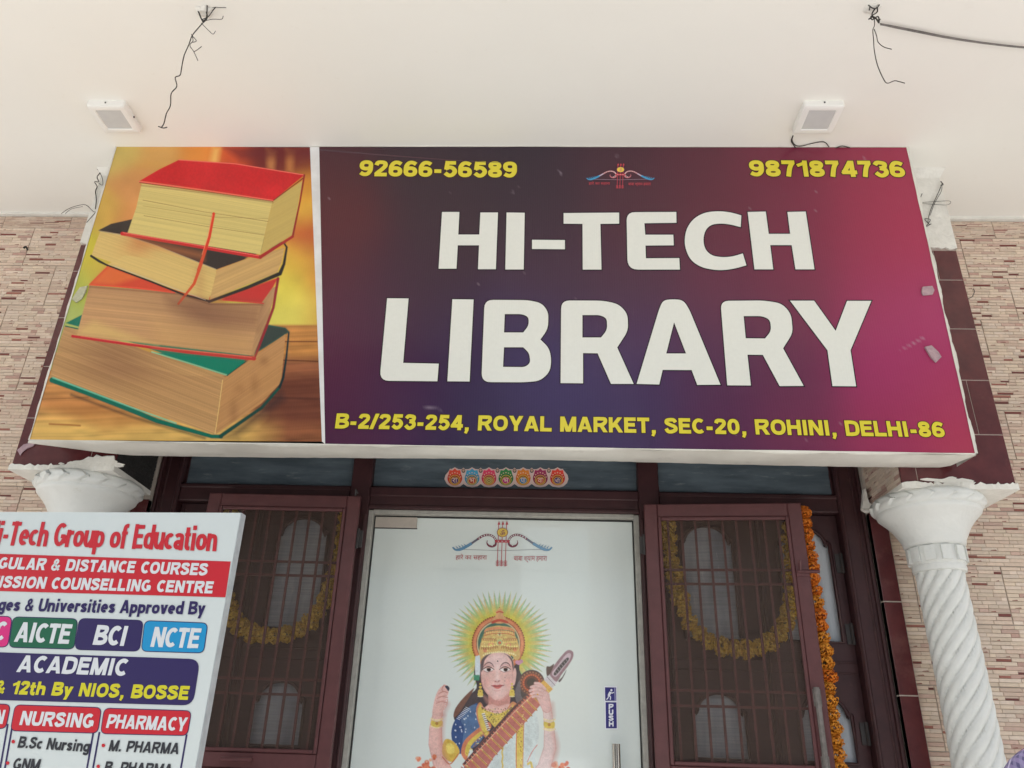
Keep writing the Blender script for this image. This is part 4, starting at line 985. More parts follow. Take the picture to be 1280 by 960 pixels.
for (a, b, c_) in (((590, 556), (562, 548), (536, 556)), ((594, 574), (560, 566), (530, 574)), ((590, 592), (560, 584), (536, 590)), ((586, 606), (562, 600), (544, 604)), ((606, 566), (580, 540), (556, 536))):
    q = ZL(a, b, c_); cv.line(q, 3.6, SKS); cv.line(q, 2.7, srgb(224, 188, 186))
cv.disc(ox+568/sc_, oy+592/sc_, 1.0, srgb(214, 160, 60))
for y in (720, 768): cv.line(ZL((600, y-4), (628, y+4), (654, y-2)), 2.2, srgb(232, 216, 176))
P(ZC((600, 728), (628, 734), (652, 728), (652, 758), (628, 764), (602, 756)), GOLD); cv.disc(ox+626/sc_, oy+744/sc_, 2, GOLDD)
cv.line(ZL((516, 930), (540, 880), (566, 845)), 1.0, srgb(206, 130, 120)); cv.line(ZL((520, 940), (535, 935), (545, 990)), 3, GOLD)
# flowers at the foot
for cx_, cy_ in ((10, 930), (690, 960)):
    for k in range(26):
        r0 = random.Random(k+int(cx_)); cv.disc(ox+(cx_+r0.uniform(-45, 45))/sc_, oy+(cy_+r0.uniform(-28, 60))/sc_, r0.uniform(1.5, 3.4), r0.choice([srgb(222, 130, 96), srgb(206, 104, 76), srgb(226, 170, 140)]), soft=1.5)
# brushwork: the painted figure is never one flat tint
df = np.clip(np.abs(cv.C-np.array(FILM)).sum(1)*6, 0, 1)
cv.C *= 1+df[:, None]*(.20*n2(cv.U, cv.V, .9)+.16*n2(cv.U+9, cv.V+31, .33)+.16*n2(cv.U+50, cv.V, .11))[:, None]
# arms and cheeks turn away from the light in the painting
for q_, w_ in ((((96, 700), (88, 780), (92, 860), (112, 930)), 5), (((650, 790), (664, 860), (640, 950)), 5), (((118, 640), (98, 690)), 4), (((640, 640), (644, 700)), 4)): cv.line(ZL(*q_), w_, srgb(196, 132, 124), soft=7, alpha=.6)
for q_ in (((74, 590), (96, 578), (118, 584)), ((66, 612), (92, 602), (116, 608)), ((62, 636), (90, 628), (112, 634)), ((100, 545), (90, 566), (96, 580))): cv.line(ZL(*q_), .9, srgb(190, 128, 122), soft=1.4)
for k in range(70):      # zari along the borders
    r0 = random.Random(k+900); t_ = r0.random()
    x_, y_ = (215+110*t_, 890-130*t_) if k % 2 else (476+14*r0.random(), 680+280*t_); cv.disc(ox+(x_+r0.uniform(-8, 8))/sc_, oy+(y_+r0.uniform(-8, 8))/sc_, .6, r0.choice([srgb(240, 226, 140), srgb(176, 110, 60), srgb(150, 84, 56)]))
cv.build('picture', 'glass_print', gd)
mb = MB(); mb.add([(CX-.4695, GY-.0008, FLOOR+.013), (CX+.4695, GY-.0008, FLOOR+.013), (CX+.4695, GY-.0008, ZG-.0015), (CX-.4695, GY-.0008, ZG-.0015)], [(0, 1, 2, 3)], 0, FILM)
mb.build('film', 'glass_print', gd)
# bow and three arrows emblem, traced once, printed on the door and on the sign
def emblem(put, pal, text=True):
    mb = MB(); lay = [0]
    def L(P, w, c, closed=False):
        lay[0] += 1; v, f = ribbon(P, w, closed); mb.add([put(x, y, lay[0]*6e-5) for x, y in v], f, 0, c)
    def F(P, c):
        lay[0] += 1; v, f = tess([P]); mb.add([put(x, y, lay[0]*6e-5) for x, y in v], f, 0, c)
    red, wine, blue, gold, dark = pal
    for s in (1, -1):
        m_ = lambda P: [(644+s*(x-644), y) for x, y in P]
        L(m_(catmull([(180, 398), (640, 412)], 2)), 4, dark)
        curve = catmull([(570, 300), (556, 268), (520, 236), (470, 226), (410, 240), (350, 278), (280, 326), (215, 365), (150, 396), (90, 402), (52, 374)], 6)
        n = len(curve); wd = [30+2*math.sin(i) if i < n*.5 else 34 if i < n*.8 else max(6, 34-(i-n*.8)*2.2) for i in range(n)]
        L(m_(curve[:int(n*.52)]), 26, wine); L(m_(curve[int(n*.5):int(n*.62)]), 24, dark); L(m_(curve[int(n*.6):]), wd[int(n*.6):], blue)
        L(m_(catmull([(570, 300), (560, 345), (520, 362), (480, 350), (462, 318), (468, 290)], 6)), [22, 23, 24, 24, 25, 26, 27, 28, 29, 29, 29, 28, 27, 26, 25, 24, 23, 22, 20, 19, 18, 16, 15, 13, 12, 10, 9, 8, 7, 6, 5][:31], wine)
        for q in (1, 4, 7, 10, 13, 16, 19, 22, 25, 28): 
            if q < len(curve): F(arcp(*m_([curve[q]])[0], 8, 8, 0, 340, 7), (.75, .75, .75))
        for k in range(5):
            x, y = 78+k*32, 392-k*9; F(m_([(x, y+6), (x-22, y-30), (x+10, y-4)]), blue)
        for x, y in ((548, 330), (524, 350)): F(arcp(*m_([(x, y)])[0], 8, 8, 0, 340, 7), (.75, .75, .75))
    L([(560, 300), (728, 304)], 32, red)
    for x in (596, 642, 688): F(arcp(x, 302, 9, 9, 0, 340, 8), (.75, .75, .75))
    for dx in (-47, 0, 47):
        L([(648+dx, 90), (632+dx*1.0, 600)], 8, red); F([(652+dx, 60), (668+dx, 106), (634+dx, 106)], red)
        for y in (535, 552, 569, 586): L([(614+dx, y+8), (634+dx, y-4), (654+dx, y+8)], 6, red)
    F(arcp(646, 198, 66, 56, 0, 350, 24), wine); F(arcp(646, 198, 60, 50, 0, 350, 24), gold)
    def box(x0, y0, x1, y1, dz): return lambda a, b: put(x0+(x1-x0)*a, y1+(y0-y1)*b, dz)
    deva(mb, 'ॐ', box(618, 168, 676, 232, .0042), wine, bold=.01)
    deva(mb, 'हारे का सहारा', box(92, 452, 462, 528, .0042), red); deva(mb, 'बाबा श्याम हमारा', box(782, 480, 1172, 556, .0042), red)
    return mb
put = lambda x, y, o: gp.hit(560+x/9.48, 645+y/9.48, .0022+o*.5)
emblem(put, (srgb(176, 52, 66), srgb(116, 44, 66), srgb(92, 138, 172), srgb(214, 180, 72), srgb(96, 96, 112))).build('emblem', 'glass_print', gd)
a, b = gp.hit(470, 643), gp.hit(521, 661)
MB().box((CX-.4695, GY-.012, b[2]), (b[0], GY-.0015, ZG-.002), ch=.0015).build('patch_fitting', 'patch_beige', gd)
MB().box((CX-.4695, GY-.010, b[2]-.0022), (b[0]+.0022, GY-.0014, b[2]-.0002)).build('fitting_edge', 'dark_metal', gd)
# handle
hxx = .2535; mb = MB(); mb.tube([(hxx, GY-.055, 1.568), (hxx, GY-.055, 1.05)], .0135, 20); smooth_angle(mb.build('pull_bar', 'steel', gd), 40)
mb = MB()
for z in (1.47, 1.15): mb.tube([(hxx, GY-.055, z), (hxx, GY-.001, z)], .008, 10); mb.tube([(hxx, GY-.006, z), (hxx, GY-.0012, z)], .016, 16)
mb.build('handle_mount', 'steel', gd)
# PUSH sticker
st = empty('push_sticker', (.243, GY-.0012, 1.613), 'small blue and white PUSH sticker above the door handle', 'sticker')
NAV = srgb(44, 40, 118); WH = srgb(224, 226, 234); mb = MB()
sz = lambda x, y: (740+x/8., 840+y/8.)
def sp(P, o, c): poly_fill(mb, gp, [[sz(*p) for p in P]], .0012+o, c)
mb2 = MB(); A_ = [gp.hit(*sz(*p)) for p in ((122, 142), (250, 144), (257, 574), (131, 574))]
mb2.add([(p[0], GY-.0024, p[2]) for p in A_]+[(p[0], GY-.001, p[2]) for p in A_], [(0, 1, 2, 3), (0, 4, 5, 1), (1, 5, 6, 2), (2, 6, 7, 3), (3, 7, 4, 0)], 0, WH); fix_normals(mb2.build('backing', 'sticker_print', st))
sp([(129, 153), (240, 155), (242, 288), (132, 288)], .0016, NAV); sp([(135, 302), (243, 304), (248, 563), (139, 563)], .0016, NAV)
sp(arcp(193, 183, 11, 12, 0, 345, 12), .0019, WH)
v, f = ribbon(catmull([(186, 200), (172, 222), (168, 240)], 4), 24); mb.add([gp.hit(*sz(*p), .0031) for p in v], f, 0, WH)
for q, P_ in enumerate(([(186, 206), (200, 212), (218, 204)], [(168, 236), (185, 250), (182, 278)], [(166, 240), (158, 262), (144, 276)])):
    v, f = ribbon(P_, 10); mb.add([gp.hit(*sz(*p), .0032+.00005*q) for p in v], f, 0, WH)
sp([(222, 157), (232, 157), (236, 287), (226, 287)], .0019, srgb(150, 150, 190))
for ch, y in (('P', 372), ('U', 428), ('S', 487), ('H', 545)):
    text_line(mb, gp, ch, sz(164+(y-372)*.01, y), sz(212+(y-372)*.03, y), (0, -52/8), .0031, WH, w=.26)
mb.build('lettering', 'sticker_print', st)

# festive strip on the middle pane
pp = vert_plane(2.788)
tz = lambda x, y: (545+x/7.11, 575+y/7.11)
fs = empty('festive_sticker', tuple(pp.hit(*tz(622, 225))), 'strip sticker of seven bright medallions on the pane above the glass door', 'sticker')
mb = MB(); out = []
cxs = [168, 321, 471, 622, 775, 927, 1080]
out += [(75, 170), (85, 135), (110, 105), (125, 78)]
for i, c in enumerate(cxs):
    out += [(c-30, 82), (c, 66), (c+30, 82)]
    if i < 6: out += [(c+60, 84), (c+76, 70), (c+92, 84)]
out += [(1125, 80), (1145, 105), (1170, 135), (1177, 170), (1165, 205), (1130, 236), (1095, 244)]
for i in range(6, -1, -1):
    c = cxs[i]
    if i < 6: out += [(c+76, 212), (c+45, 236), (c, 243)]
    if i > 0: out += [(c-45, 236)]
out += [(130, 236), (95, 210)]
v, f = tess([out]); W3 = [pp.hit(*tz(*p)) for p in v]; n = len(v)
mb.add([(p[0], p[1]-.0022, p[2]) for p in W3]+[(p[0], p[1]+.0014, p[2]) for p in W3], f+[tuple(reversed([i+n for i in t])) for t in f]+[(i, (i+1) % n, n+(i+1) % n, n+i) for i in range(n)], 0, srgb(232, 206, 200)); mb.build('backing', 'sticker_print', fs)
cols = [((214, 70, 50), (92, 50, 120)), ((60, 150, 186), (200, 80, 60)), ((214, 60, 96), (150, 130, 90)), ((44, 124, 66), (206, 60, 140)), ((222, 120, 44), (50, 130, 190)), ((150, 44, 84), (200, 70, 60)), ((214, 60, 48), (90, 60, 130))]
for i, (c, chn) in enumerate(zip(cxs, ['रा', 'भ', '✿', 'भ', 'पा', 'वा', 'भी'])):
    mb = MB(); A_, B_ = cols[i]; cy_ = 168; o = .0026
    F_ = lambda P, k, cc: poly_fill(mb, pp, [[tz(*p) for p in P]], o+k*1e-4, cc)
    F_(arcp(c, cy_-4, 66, 64, 0, 350, 24), 0, srgb(*A_)); F_([(c-56, 130), (c-48, 92), (c-20, 96), (c, 76), (c+20, 96), (c+48, 92), (c+56, 130)], 1, srgb(*[min(255, int(k*1.1)+10) for k in A_]))
    for k in range(7):
        a = math.pi+math.pi*(k+.5)/7; F_(arcp(c+52*math.cos(a), cy_-4+50*math.sin(a), 6, 6, 0, 300, 6), 2+k*.1, srgb(240, 200, 180))
    F_(arcp(c, cy_+12, 48, 46, 0, 350, 22), 3, srgb(232, 190, 90)); F_(arcp(c, cy_+12, 42, 40, 0, 350, 22), 4, srgb(*[int(k*.8) for k in A_])); F_(arcp(c, cy_+16, 36, 33, 0, 350, 20), 5, srgb(238, 196, 96)); F_(arcp(c, cy_+16, 31, 28, 0, 350, 20), 6, srgb(*B_))
    if i == 2: F_(arcp(c, cy_+16, 24, 22, 0, 350, 18), 7, srgb(206, 190, 110)); F_(arcp(c, cy_+16, 14, 13, 0, 350, 14), 8, srgb(120, 90, 60)); F_(arcp(c, cy_+16, 7, 6, 0, 350, 10), 9, srgb(220, 206, 120))
    else: deva(mb, chn, (lambda a, b, c=c: pp.hit(*tz(c-22+44*a, cy_+36-40*b), o+8e-4)), srgb(246, 214, 200), bold=.01)
    mb.build('medallion', 'sticker_print', fs)
    if i < 6:
        mb = MB(); poly_fill(mb, pp, [[tz(*p) for p in arcp(c+76, 98, 17, 18, 0, 340, 14)]], .0026, srgb(60, 66, 60)); poly_fill(mb, pp, [[tz(*p) for p in arcp(c+76, 96, 11, 12, 0, 340, 12)]], .0028, srgb(206, 170, 150)); mb.build('rosette', 'sticker_print', fs)

# ------------------------------------------------------------------ the shop sign: a flex banner on a box frame
SP = Plane((0, 2.32, 2.41), (.0015*-1, -1, -.0113))
def sp3(X, Zz, off=0.):      # point of the sign face
    y = 2.32-.0015*X-.0113*(Zz-2.41); return np.array([X, y, Zz])+SP.n*off
SP = Plane(sp3(0, 2.41), np.cross(sp3(1, 2.41)-sp3(0, 2.41), sp3(0, 3.4)-sp3(0, 2.41)))
TLc, TRc, BRc, BLc = (146, 183), (1133, 184.3), (1219, 567), (37, 550)
cW = [SP.hit(*p) for p in (TLc, TRc, BRc, BLc)]
sg = empty('shop_sign', (-.15, 2.38, 2.40), 'large lit-box shop sign reading HI-TECH LIBRARY on purple beside a stack of books', 'sign')
DTOP, DBOT = (387.5, 184), (403.5, 552)
def bt_(u): return 550+(u-37)*(567-550)/(1219-37)
# main field
c2 = Canvas(SP, [(398, 183.6), TRc, BRc, (405.5, bt_(405))], 300, 130, .0)
KB = 1.58
B = lambda u, v, r_, g_, b_: (u, v, srgb(r_, g_, b_, k=KB-(.38*max(0, min(1, (u-950)/200)) if KB > 1.2 else 0)))
c2.field([B(400, 200, 92, 50, 60), B(420, 270, 112, 52, 58), B(410, 340, 104, 48, 64), B(410, 420, 108, 44, 78), B(415, 500, 100, 44, 78), B(410, 548, 88, 40, 80), B(520, 200, 72, 54, 66), B(560, 260, 76, 54, 66), B(520, 340, 76, 48, 68), B(470, 400, 88, 46, 76),
          B(560, 430, 70, 44, 84), B(500, 500, 82, 44, 88), B(600, 500, 66, 48, 94), B(600, 550, 60, 44, 84), B(640, 200, 66, 52, 66), B(680, 260, 74, 52, 68), B(700, 350, 86, 56, 80), B(680, 430, 76, 58, 108), B(700, 500, 76, 58, 112), B(700, 555, 70, 52, 100), B(780, 200, 84, 54, 68),
          B(800, 270, 100, 54, 70), B(800, 350, 96, 58, 82), B(800, 430, 94, 62, 108), B(800, 510, 78, 58, 104), B(860, 200, 110, 56, 72), B(900, 270, 120, 54, 74), B(900, 360, 122, 56, 86), B(900, 440, 104, 58, 96), B(900, 530, 100, 52, 92), B(980, 200, 136, 56, 80), B(1000, 290, 140, 54, 82),
          B(1000, 370, 136, 54, 86), B(990, 450, 120, 58, 92), B(1000, 540, 128, 56, 92), B(1070, 200, 160, 56, 84), B(1080, 300, 168, 54, 88), B(1100, 380, 172, 54, 102), B(1110, 450, 172, 56, 110), B(1110, 540, 164, 56, 96), B(1130, 230, 176, 56, 88), B(1150, 300, 180, 56, 92), B(1170, 400, 180, 60, 112), B(1190, 480, 176, 58, 100), B(1210, 550, 180, 64, 90)], 42)
for (x, y, l, an) in ((540, 510, 22, .15), (475, 520, 5, 0), (925, 434, 7, -.6), (700, 215, 3, 1), (1082, 200, 4, 1), (640, 240, 2, 0), (1140, 430, 28, -.5), (770, 195, 3, 0)):
    c2.line([(x-l/2, y-l/2*math.tan(an)), (x+l/2, y+l/2*math.tan(an))], [.3, 1.6], srgb(176, 160, 176), soft=2.2, alpha=.55)
for k in range(60):
    c2.disc(rng.uniform(405, 1200), rng.uniform(188, 560), rng.uniform(.3, .8), srgb(150, 130, 140), soft=.8, alpha=.6)
c2.build('banner', 'flex_print', sg)
# pictures of books
KB = 1.05; c3 = Canvas(SP, [TLc, DTOP, DBOT, BLc], 640, 620, .0)
U, V = c3.U, c3.V
c3.field([B(150, 190, 214, 190, 110), B(200, 190, 218, 170, 100), B(170, 230, 216, 156, 96), B(250, 190, 226, 150, 70), B(290, 192, 214, 90, 50), B(330, 192, 120, 44, 44), B(375, 192, 130, 56, 46), B(130, 270, 214, 178, 88), B(160, 280, 220, 150, 90), B(110, 310, 208, 196, 70),
          B(100, 360, 190, 196, 90), B(85, 400, 176, 190, 110), B(130, 340, 206, 180, 80), B(385, 240, 222, 150, 60), B(388, 262, 232, 196, 84), B(392, 285, 190, 70, 50), B(395, 310, 214, 130, 70), B(380, 330, 230, 190, 80), B(370, 360, 230, 214, 90), B(375, 385, 232, 222, 110), B(398, 350, 220, 140, 70), B(398, 385, 222, 176, 84), B(300, 260, 214, 150, 80)], 15)
c3.C = c3.C*(1+.16*n2(U, V, .035)[:, None]+.10*n2(U+40, V, .08)[:, None])
c3.poly([(266, 184), (276, 184), (272, 206), (262, 204)], srgb(236, 190, 110), soft=8, alpha=.8); c3.poly([(333, 186), (345, 190), (343, 214), (334, 212)], srgb(214, 150, 90), soft=7, alpha=.6); c3.poly([(357, 186), (368, 190), (366, 216), (358, 214)], srgb(206, 140, 80), soft=7, alpha=.6); c3.poly([(280, 184), (400, 184), (400, 196), (300, 200)], srgb(110, 40, 44), soft=10, alpha=.7)
# table top
def wood(u, v):
    g_ = n1(v*1.0+.03*u+3*n2(u, v, .02), .55)*.5+n1(v+.03*u, .16)*.6+n2(u, v*3, .06)*.5
    c_ = np.where((u > 270)[:, None], np.array(srgb(150, 96, 66)), np.array(srgb(196, 140, 84)))
    k = np.clip((v-505)/30, 0, 1)[:, None]; kr = np.clip((u-300)/60, 0, 1)[:, None]
    c_ = c_*(1-k*(1-kr))+np.array(srgb(216, 178, 104))*k*(1-kr)
    top = (np.clip((455-v)/14, 0, 1)*np.clip((u-300)/30, 0, 1))[:, None]; c_ = c_*(1-top)+np.array(srgb(190, 134, 74))*top
    return c_*(1+.55*g_[:, None])
c3.poly([(30, 462), (200, 462), (300, 406), (410, 406), (412, 560), (30, 560)], wood, soft=3)
c3.poly([(330, 472), (412, 466), (412, 530), (330, 530)], srgb(96, 50, 44), soft=16, alpha=.7); c3.line([(350, 427), (405, 427)], 1.6, srgb(110, 60, 36), alpha=.8); c3.line([(350, 450), (405, 452)], 1.6, srgb(96, 52, 36), alpha=.8); c3.line([(340, 497), (405, 499)], 2, srgb(80, 44, 40), soft=3, alpha=.8)
c3.line([(50, 499), (110, 497)], 1.2, srgb(130, 84, 50), alpha=.7); c3.line([(62, 530), (85, 531), (100, 532)], 2.0, srgb(150, 84, 44), soft=2, alpha=.8); c3.poly([(50, 505), (130, 500), (220, 530), (130, 540)], srgb(176, 112, 60), soft=18, alpha=.5)
def pages(base, dark, d, f=.8, amp=.35, blot=None):
    amp *= .62; f *= 1.25
    d = np.array(d, float); d /= np.linalg.norm(d); nrm = np.array([-d[1], d[0]])
    b_, k_ = np.array(srgb(*base)), np.array(srgb(*dark))
    def fn(u, v):
        s_ = u*nrm[0]+v*nrm[1]; t_ = u*d[0]+v*d[1]; q = n1(s_+.5*n2(u, v, .02), f*1.5)*amp+n1(s_, f*.4)*amp*.55+n2(t_*.06, s_*3, .5)*amp*.35
        c_ = b_*(1+q[:, None])
        if blot is not None:
            for (x, y, rx, ry, a_) in blot: w_ = np.exp(-((u-x)/rx/1.5)**2-((v-y)/ry/1.5)**2)*a_*.55; c_ = c_*(1-w_[:, None])+k_*w_[:, None]
        return c_
    return fn
b1 = lambda X, Y: (X/4.129+100, Y/4.131+180)           # zoom of the top book
b2 = lambda X, Y: (X/3.657+60, Y/3.657+330)
b3 = lambda X, Y: (X/3.368+30, Y/3.367+440)
Q = lambda f_, *p: [f_(*q) for q in p]
PG, PD = (214, 194, 128), (140, 100, 60)
# green book
c3.poly(Q(b2, (80, 270), (155, 232), (1010, 278), (1085, 292), (1103, 310), (900, 440), (820, 512), (300, 330)), srgb(22, 118, 98), soft=1.2)
c3.poly(Q(b2, (1000, 280), (1085, 292), (1103, 310), (960, 400), (900, 440)), srgb(56, 70, 66), soft=3)
c3.poly(Q(b3, (130, 0), (540, 0), (850, 105), (838, 115), (805, 348), (110, 105)), pages((192, 152, 104), (112, 66, 62), (.93, .36), .75, .42, [(150, 458, 42, 16, .75), (240, 470, 60, 30, .2)]), soft=1.)
c3.poly(Q(b2, (75, 285), (300, 340), (470, 405), (820, 512), (640, 512), (200, 420), (40, 400)), pages((192, 152, 104), (104, 60, 58), (.93, .36), .75, .42, [(140, 446, 40, 22, .8)]), soft=1.)
c3.poly([(278.8, 473.3), (357, 417.5), (351.5, 478), (327, 504), (269, 543.3)], pages((190, 144, 96), (110, 60, 44), (.82, -.57), .6, .26, [(318, 480, 4, 8, .5), (330, 451, 4, 4, .6), (292, 515, 4, 12, .5), (300, 486, 5, 5, .4)]), soft=1.)
c3.poly(Q(b2, (470, 402), (820, 512), (905, 445), (700, 425)), srgb(18, 130, 106), soft=1.); c3.line(Q(b2, (475, 402), (640, 452), (818, 508)), 1.4, srgb(150, 200, 160), soft=1.2); c3.line(Q(b2, (818, 510), (905, 446)), 1.2, srgb(10, 84, 72))
c3.line(Q(b2, (80, 284), (200, 310), (300, 336)), 1.6, srgb(14, 92, 78)); c3.line(Q(b3, (836, 118), (820, 240), (804, 346)), .9, srgb(226, 196, 130))
c3.line(Q(b3, (118, 118), (250, 165), (440, 240), (560, 290), (790, 355), (830, 356)), [7, 7, 6.5, 6, 5, 5], srgb(18, 110, 92), soft=1.3); c3.line(Q(b3, (122, 108), (260, 160), (450, 232), (640, 300)), 1.6, srgb(120, 200, 170), soft=1.6)
c3.line(Q(b3, (200, 180), (440, 268), (560, 305), (760, 362)), 2.4, srgb(30, 40, 44), soft=4, alpha=.7)
c3.line(Q(b3, (828, 354), (1000, 235), (1075, 150)), [5, 4, 3.4], srgb(22, 84, 74), soft=1.4); c3.line([(349.5, 484), (354, 472), (358, 446), (361, 416)], [3.4, 3.2, 2.6, 2.2], srgb(30, 52, 56), soft=1.2); c3.poly(Q(b3, (840, 362), (1085, 165), (1100, 200), (900, 362)), srgb(60, 46, 50), soft=10, alpha=.6)
# thick red book
c3.poly(Q(b2, (188, 92), (275, 5), (600, 125), (740, 175), (1050, 62), (990, 178)), srgb(208, 76, 50), soft=1.)
c3.poly(Q(b2, (780, 165), (1052, 65), (990, 180)), srgb(196, 56, 52), soft=3); c3.poly(Q(b2, (200, 88), (275, 8), (420, 60), (300, 96)), srgb(222, 122, 60), soft=7, alpha=.7)
c3.poly(Q(b2, (190, 98), (600, 130), (740, 178), (985, 180), (930, 418), (132, 325)), pages((194, 152, 108), (116, 76, 64), (.995, .1), .7, .36, [(250, 395, 26, 16, .8), (230, 372, 40, 8, .5), (130, 362, 40, 6, .35), (284, 420, 22, 14, .4)]), soft=1.)
c3.poly(Q(b2, (150, 290), (210, 260), (500, 370), (132, 325)), srgb(220, 190, 120), soft=10, alpha=.5)
c3.poly(Q(b2, (975, 180), (1025, 110), (1045, 100), (1010, 240), (940, 418), (928, 416)), pages((182, 142, 102), (110, 66, 50), (.5, -.86), .6, .25), soft=1.)
c3.line(Q(b2, (1052, 66), (1030, 200), (1008, 260), (944, 432)), [3.5, 3.5, 3.5, 2.4], srgb(150, 40, 50), soft=1.1)
c3.line(Q(b2, (190, 95), (400, 108), (580, 132)), 1.5, srgb(226, 84, 60)); c3.line(Q(b2, (800, 164), (985, 180)), 1.4, srgb(214, 60, 60)); c3.line(Q(b2, (112, 330), (400, 372), (640, 402), (942, 432)), [3.5, 3.2, 4.2, 5], srgb(190, 44, 52), soft=1.1); c3.line(Q(b2, (150, 330), (500, 380), (930, 426)), .8, srgb(226, 110, 96))
# black bound book
c3.poly(Q(b1, (96, 445), (160, 412), (270, 388), (700, 420), (1065, 510), (705, 645), (225, 468)), srgb(62, 52, 46), soft=1.)
c3.poly(Q(b1, (105, 452), (225, 468), (400, 525), (705, 648), (690, 790), (60, 575), (85, 500)), pages((212, 184, 118), (196, 110, 66), (.94, .33), .6, .22, [(172, 308, 14, 10, .8), (240, 362, 6, 18, .3)]), soft=1.)
c3.poly(Q(b2, (265, 5), (350, -40), (770, 20), (735, 165), (560, 110)), pages((212, 184, 118), (170, 110, 70), (.94, .33), .6, .22, [(250, 352, 5, 20, .55)]), soft=1.)
c3.poly(Q(b1, (96, 447), (230, 468), (400, 524), (705, 648), (860, 592), (700, 560), (225, 462), (200, 430)), srgb(58, 48, 44), soft=1.); c3.line(Q(b1, (98, 449), (225, 470), (400, 526), (700, 646)), .8, srgb(170, 150, 130))
c3.poly([(270.9, 337.8), (310, 323), (355.5, 309.5), (352, 328), (346.5, 341), (262, 375)], pages((200, 164, 108), (130, 90, 60), (.9, -.4), .6, .3), soft=1.)
c3.line([(355, 304), (358.5, 309), (355, 330), (350, 342), (310, 359), (261.5, 377)], [2, 2.6, 3.6, 5, 4.4, 3.6], srgb(44, 40, 38), soft=1.2)
c3.line([(114, 320), (124, 326.5), (134, 331.6)], [3, 3.2, 2.2], srgb(44, 38, 34)); c3.line(Q(b2, (270, 5), (470, 80), (620, 140), (735, 170)), [2, 2.4, 2.6, 3], srgb(44, 38, 34)); c3.line(Q(b2, (300, 8), (500, 82), (720, 164)), .6, srgb(200, 190, 170))
# top red book
c3.poly(Q(b1, (318, 205), (995, 292), (930, 570), (245, 460), (290, 330)), pages((210, 192, 124), (150, 120, 70), (.985, .17), .85, .26), soft=1.)
c3.poly(Q(b1, (995, 290), (1148, 190), (1098, 468), (930, 572)), pages((196, 172, 104), (150, 116, 66), (.9, -.5), .7, .12), soft=1.)
c3.line(Q(b1, (325, 290), (640, 350), (970, 400)), .6, srgb(120, 84, 50), alpha=.8); c3.line(Q(b1, (330, 370), (650, 425), (950, 470)), .6, srgb(126, 90, 54), alpha=.8); c3.line(Q(b1, (325, 320), (700, 378), (970, 385)), .5, srgb(140, 104, 60), alpha=.6)
c3.poly(Q(b1, (308, 190), (410, 130), (510, 82), (800, 100), (1160, 158), (1000, 290), (640, 235)), (lambda u, v: np.array(srgb(206, 40, 46))*(1+.12*n2(u, v, .5)[:, None]+.2*n2(u, v, .05)[:, None])), soft=1.)
c3.line(Q(b1, (308, 194), (640, 238), (998, 292)), 1.3, srgb(236, 110, 100)); c3.line(Q(b1, (308, 199), (640, 245), (995, 296)), .9, srgb(130, 20, 26)); c3.line(Q(b1, (510, 82), (800, 102), (1158, 160)), 1.1, srgb(230, 120, 106)); c3.line(Q(b1, (1000, 290), (1150, 178)), 1.3, srgb(120, 30, 34))
c3.line(Q(b1, (1158, 160), (1135, 300), (1098, 475)), [2.2, 2, 2.6], srgb(150, 46, 44)); c3.line(Q(b1, (218, 463), (500, 510), (930, 584)), [4.6, 4.2, 4.8], srgb(198, 42, 46)); c3.line(Q(b1, (222, 458), (500, 504), (925, 578)), .8, srgb(240, 120, 110)); c3.line(Q(b1, (930, 584), (1098, 478)), [4.4, 3], srgb(168, 44, 44))
c3.line([*Q(b1, (690, 360), (668, 480), (640, 570), (612, 650))], [3.6, 3.6, 3.8, 4], srgb(212, 66, 40)); c3.line([*Q(b2, (700, 0), (668, 90), (596, 182))], [4, 3.6, 2.6], srgb(208, 86, 48)); c3.line(Q(b1, (684, 365), (660, 480), (630, 570)), .8, srgb(238, 140, 100))
for e in (1,):      # the shades the printed photograph has between the books
    c3.poly(Q(b2, (540, 150), (985, 182), (960, 300), (760, 290), (560, 200)), srgb(120, 76, 60), soft=16, alpha=.45)
    c3.poly(Q(b1, (240, 470), (640, 560), (640, 600), (300, 520)), srgb(196, 120, 70), soft=9, alpha=.45)
    c3.poly(Q(b2, (480, 250), (930, 330), (930, 410), (500, 370)), srgb(214, 172, 112), soft=22, alpha=.35)
    c3.line(Q(b2, (190, 104), (600, 138), (740, 184), (980, 186)), 1.6, srgb(110, 60, 44), soft=2.2, alpha=.6)
    c3.line(Q(b1, (318, 214), (640, 252), (995, 302)), 1.4, srgb(130, 90, 54), soft=2., alpha=.6)
c3.C = np.clip(c3.C, 0, 1)**1.1
c3.build('book_picture', 'flex_print', sg)
# seam between the two prints
mb = MB(); mb.add([SP.hit(*p, .0012) for p in (DTOP, (399, 184), (406.5, bt_(406)), (402.5, 552))]+[SP.hit(*p, -.001) for p in (DTOP, (399, 184), (406.5, bt_(406)), (402.5, 552))], [(0, 1, 2, 3), (0, 4, 5, 1), (1, 5, 6, 2), (3, 7, 4, 0)]); fix_normals(mb.build('seam_strip', 'seam_white', sg))
mb = MB(); P_ = [(400, 187.5), (450, 191.5), (500, 195.5), (560, 200), (610, 203), (640, 204)]; n_ = len(P_)
vv = [SP.hit(u, v-1.3*(1-i/n_), .0006) for i, (u, v) in enumerate(P_)]+[SP.hit(u, v-.2, .0042*(1-i/(n_-.9))+.0006) for i, (u, v) in enumerate(P_)]+[SP.hit(u, v+1.1*(1-i/n_), .0006) for i, (u, v) in enumerate(P_)]
mb.add(vv, [(k*n_+i, k*n_+i+1, (k+1)*n_+i+1, (k+1)*n_+i) for k in (0, 1) for i in range(n_-1)], 0, srgb(80, 56, 64)); mb.build('crease', 'flex_print', sg, smooth=True)
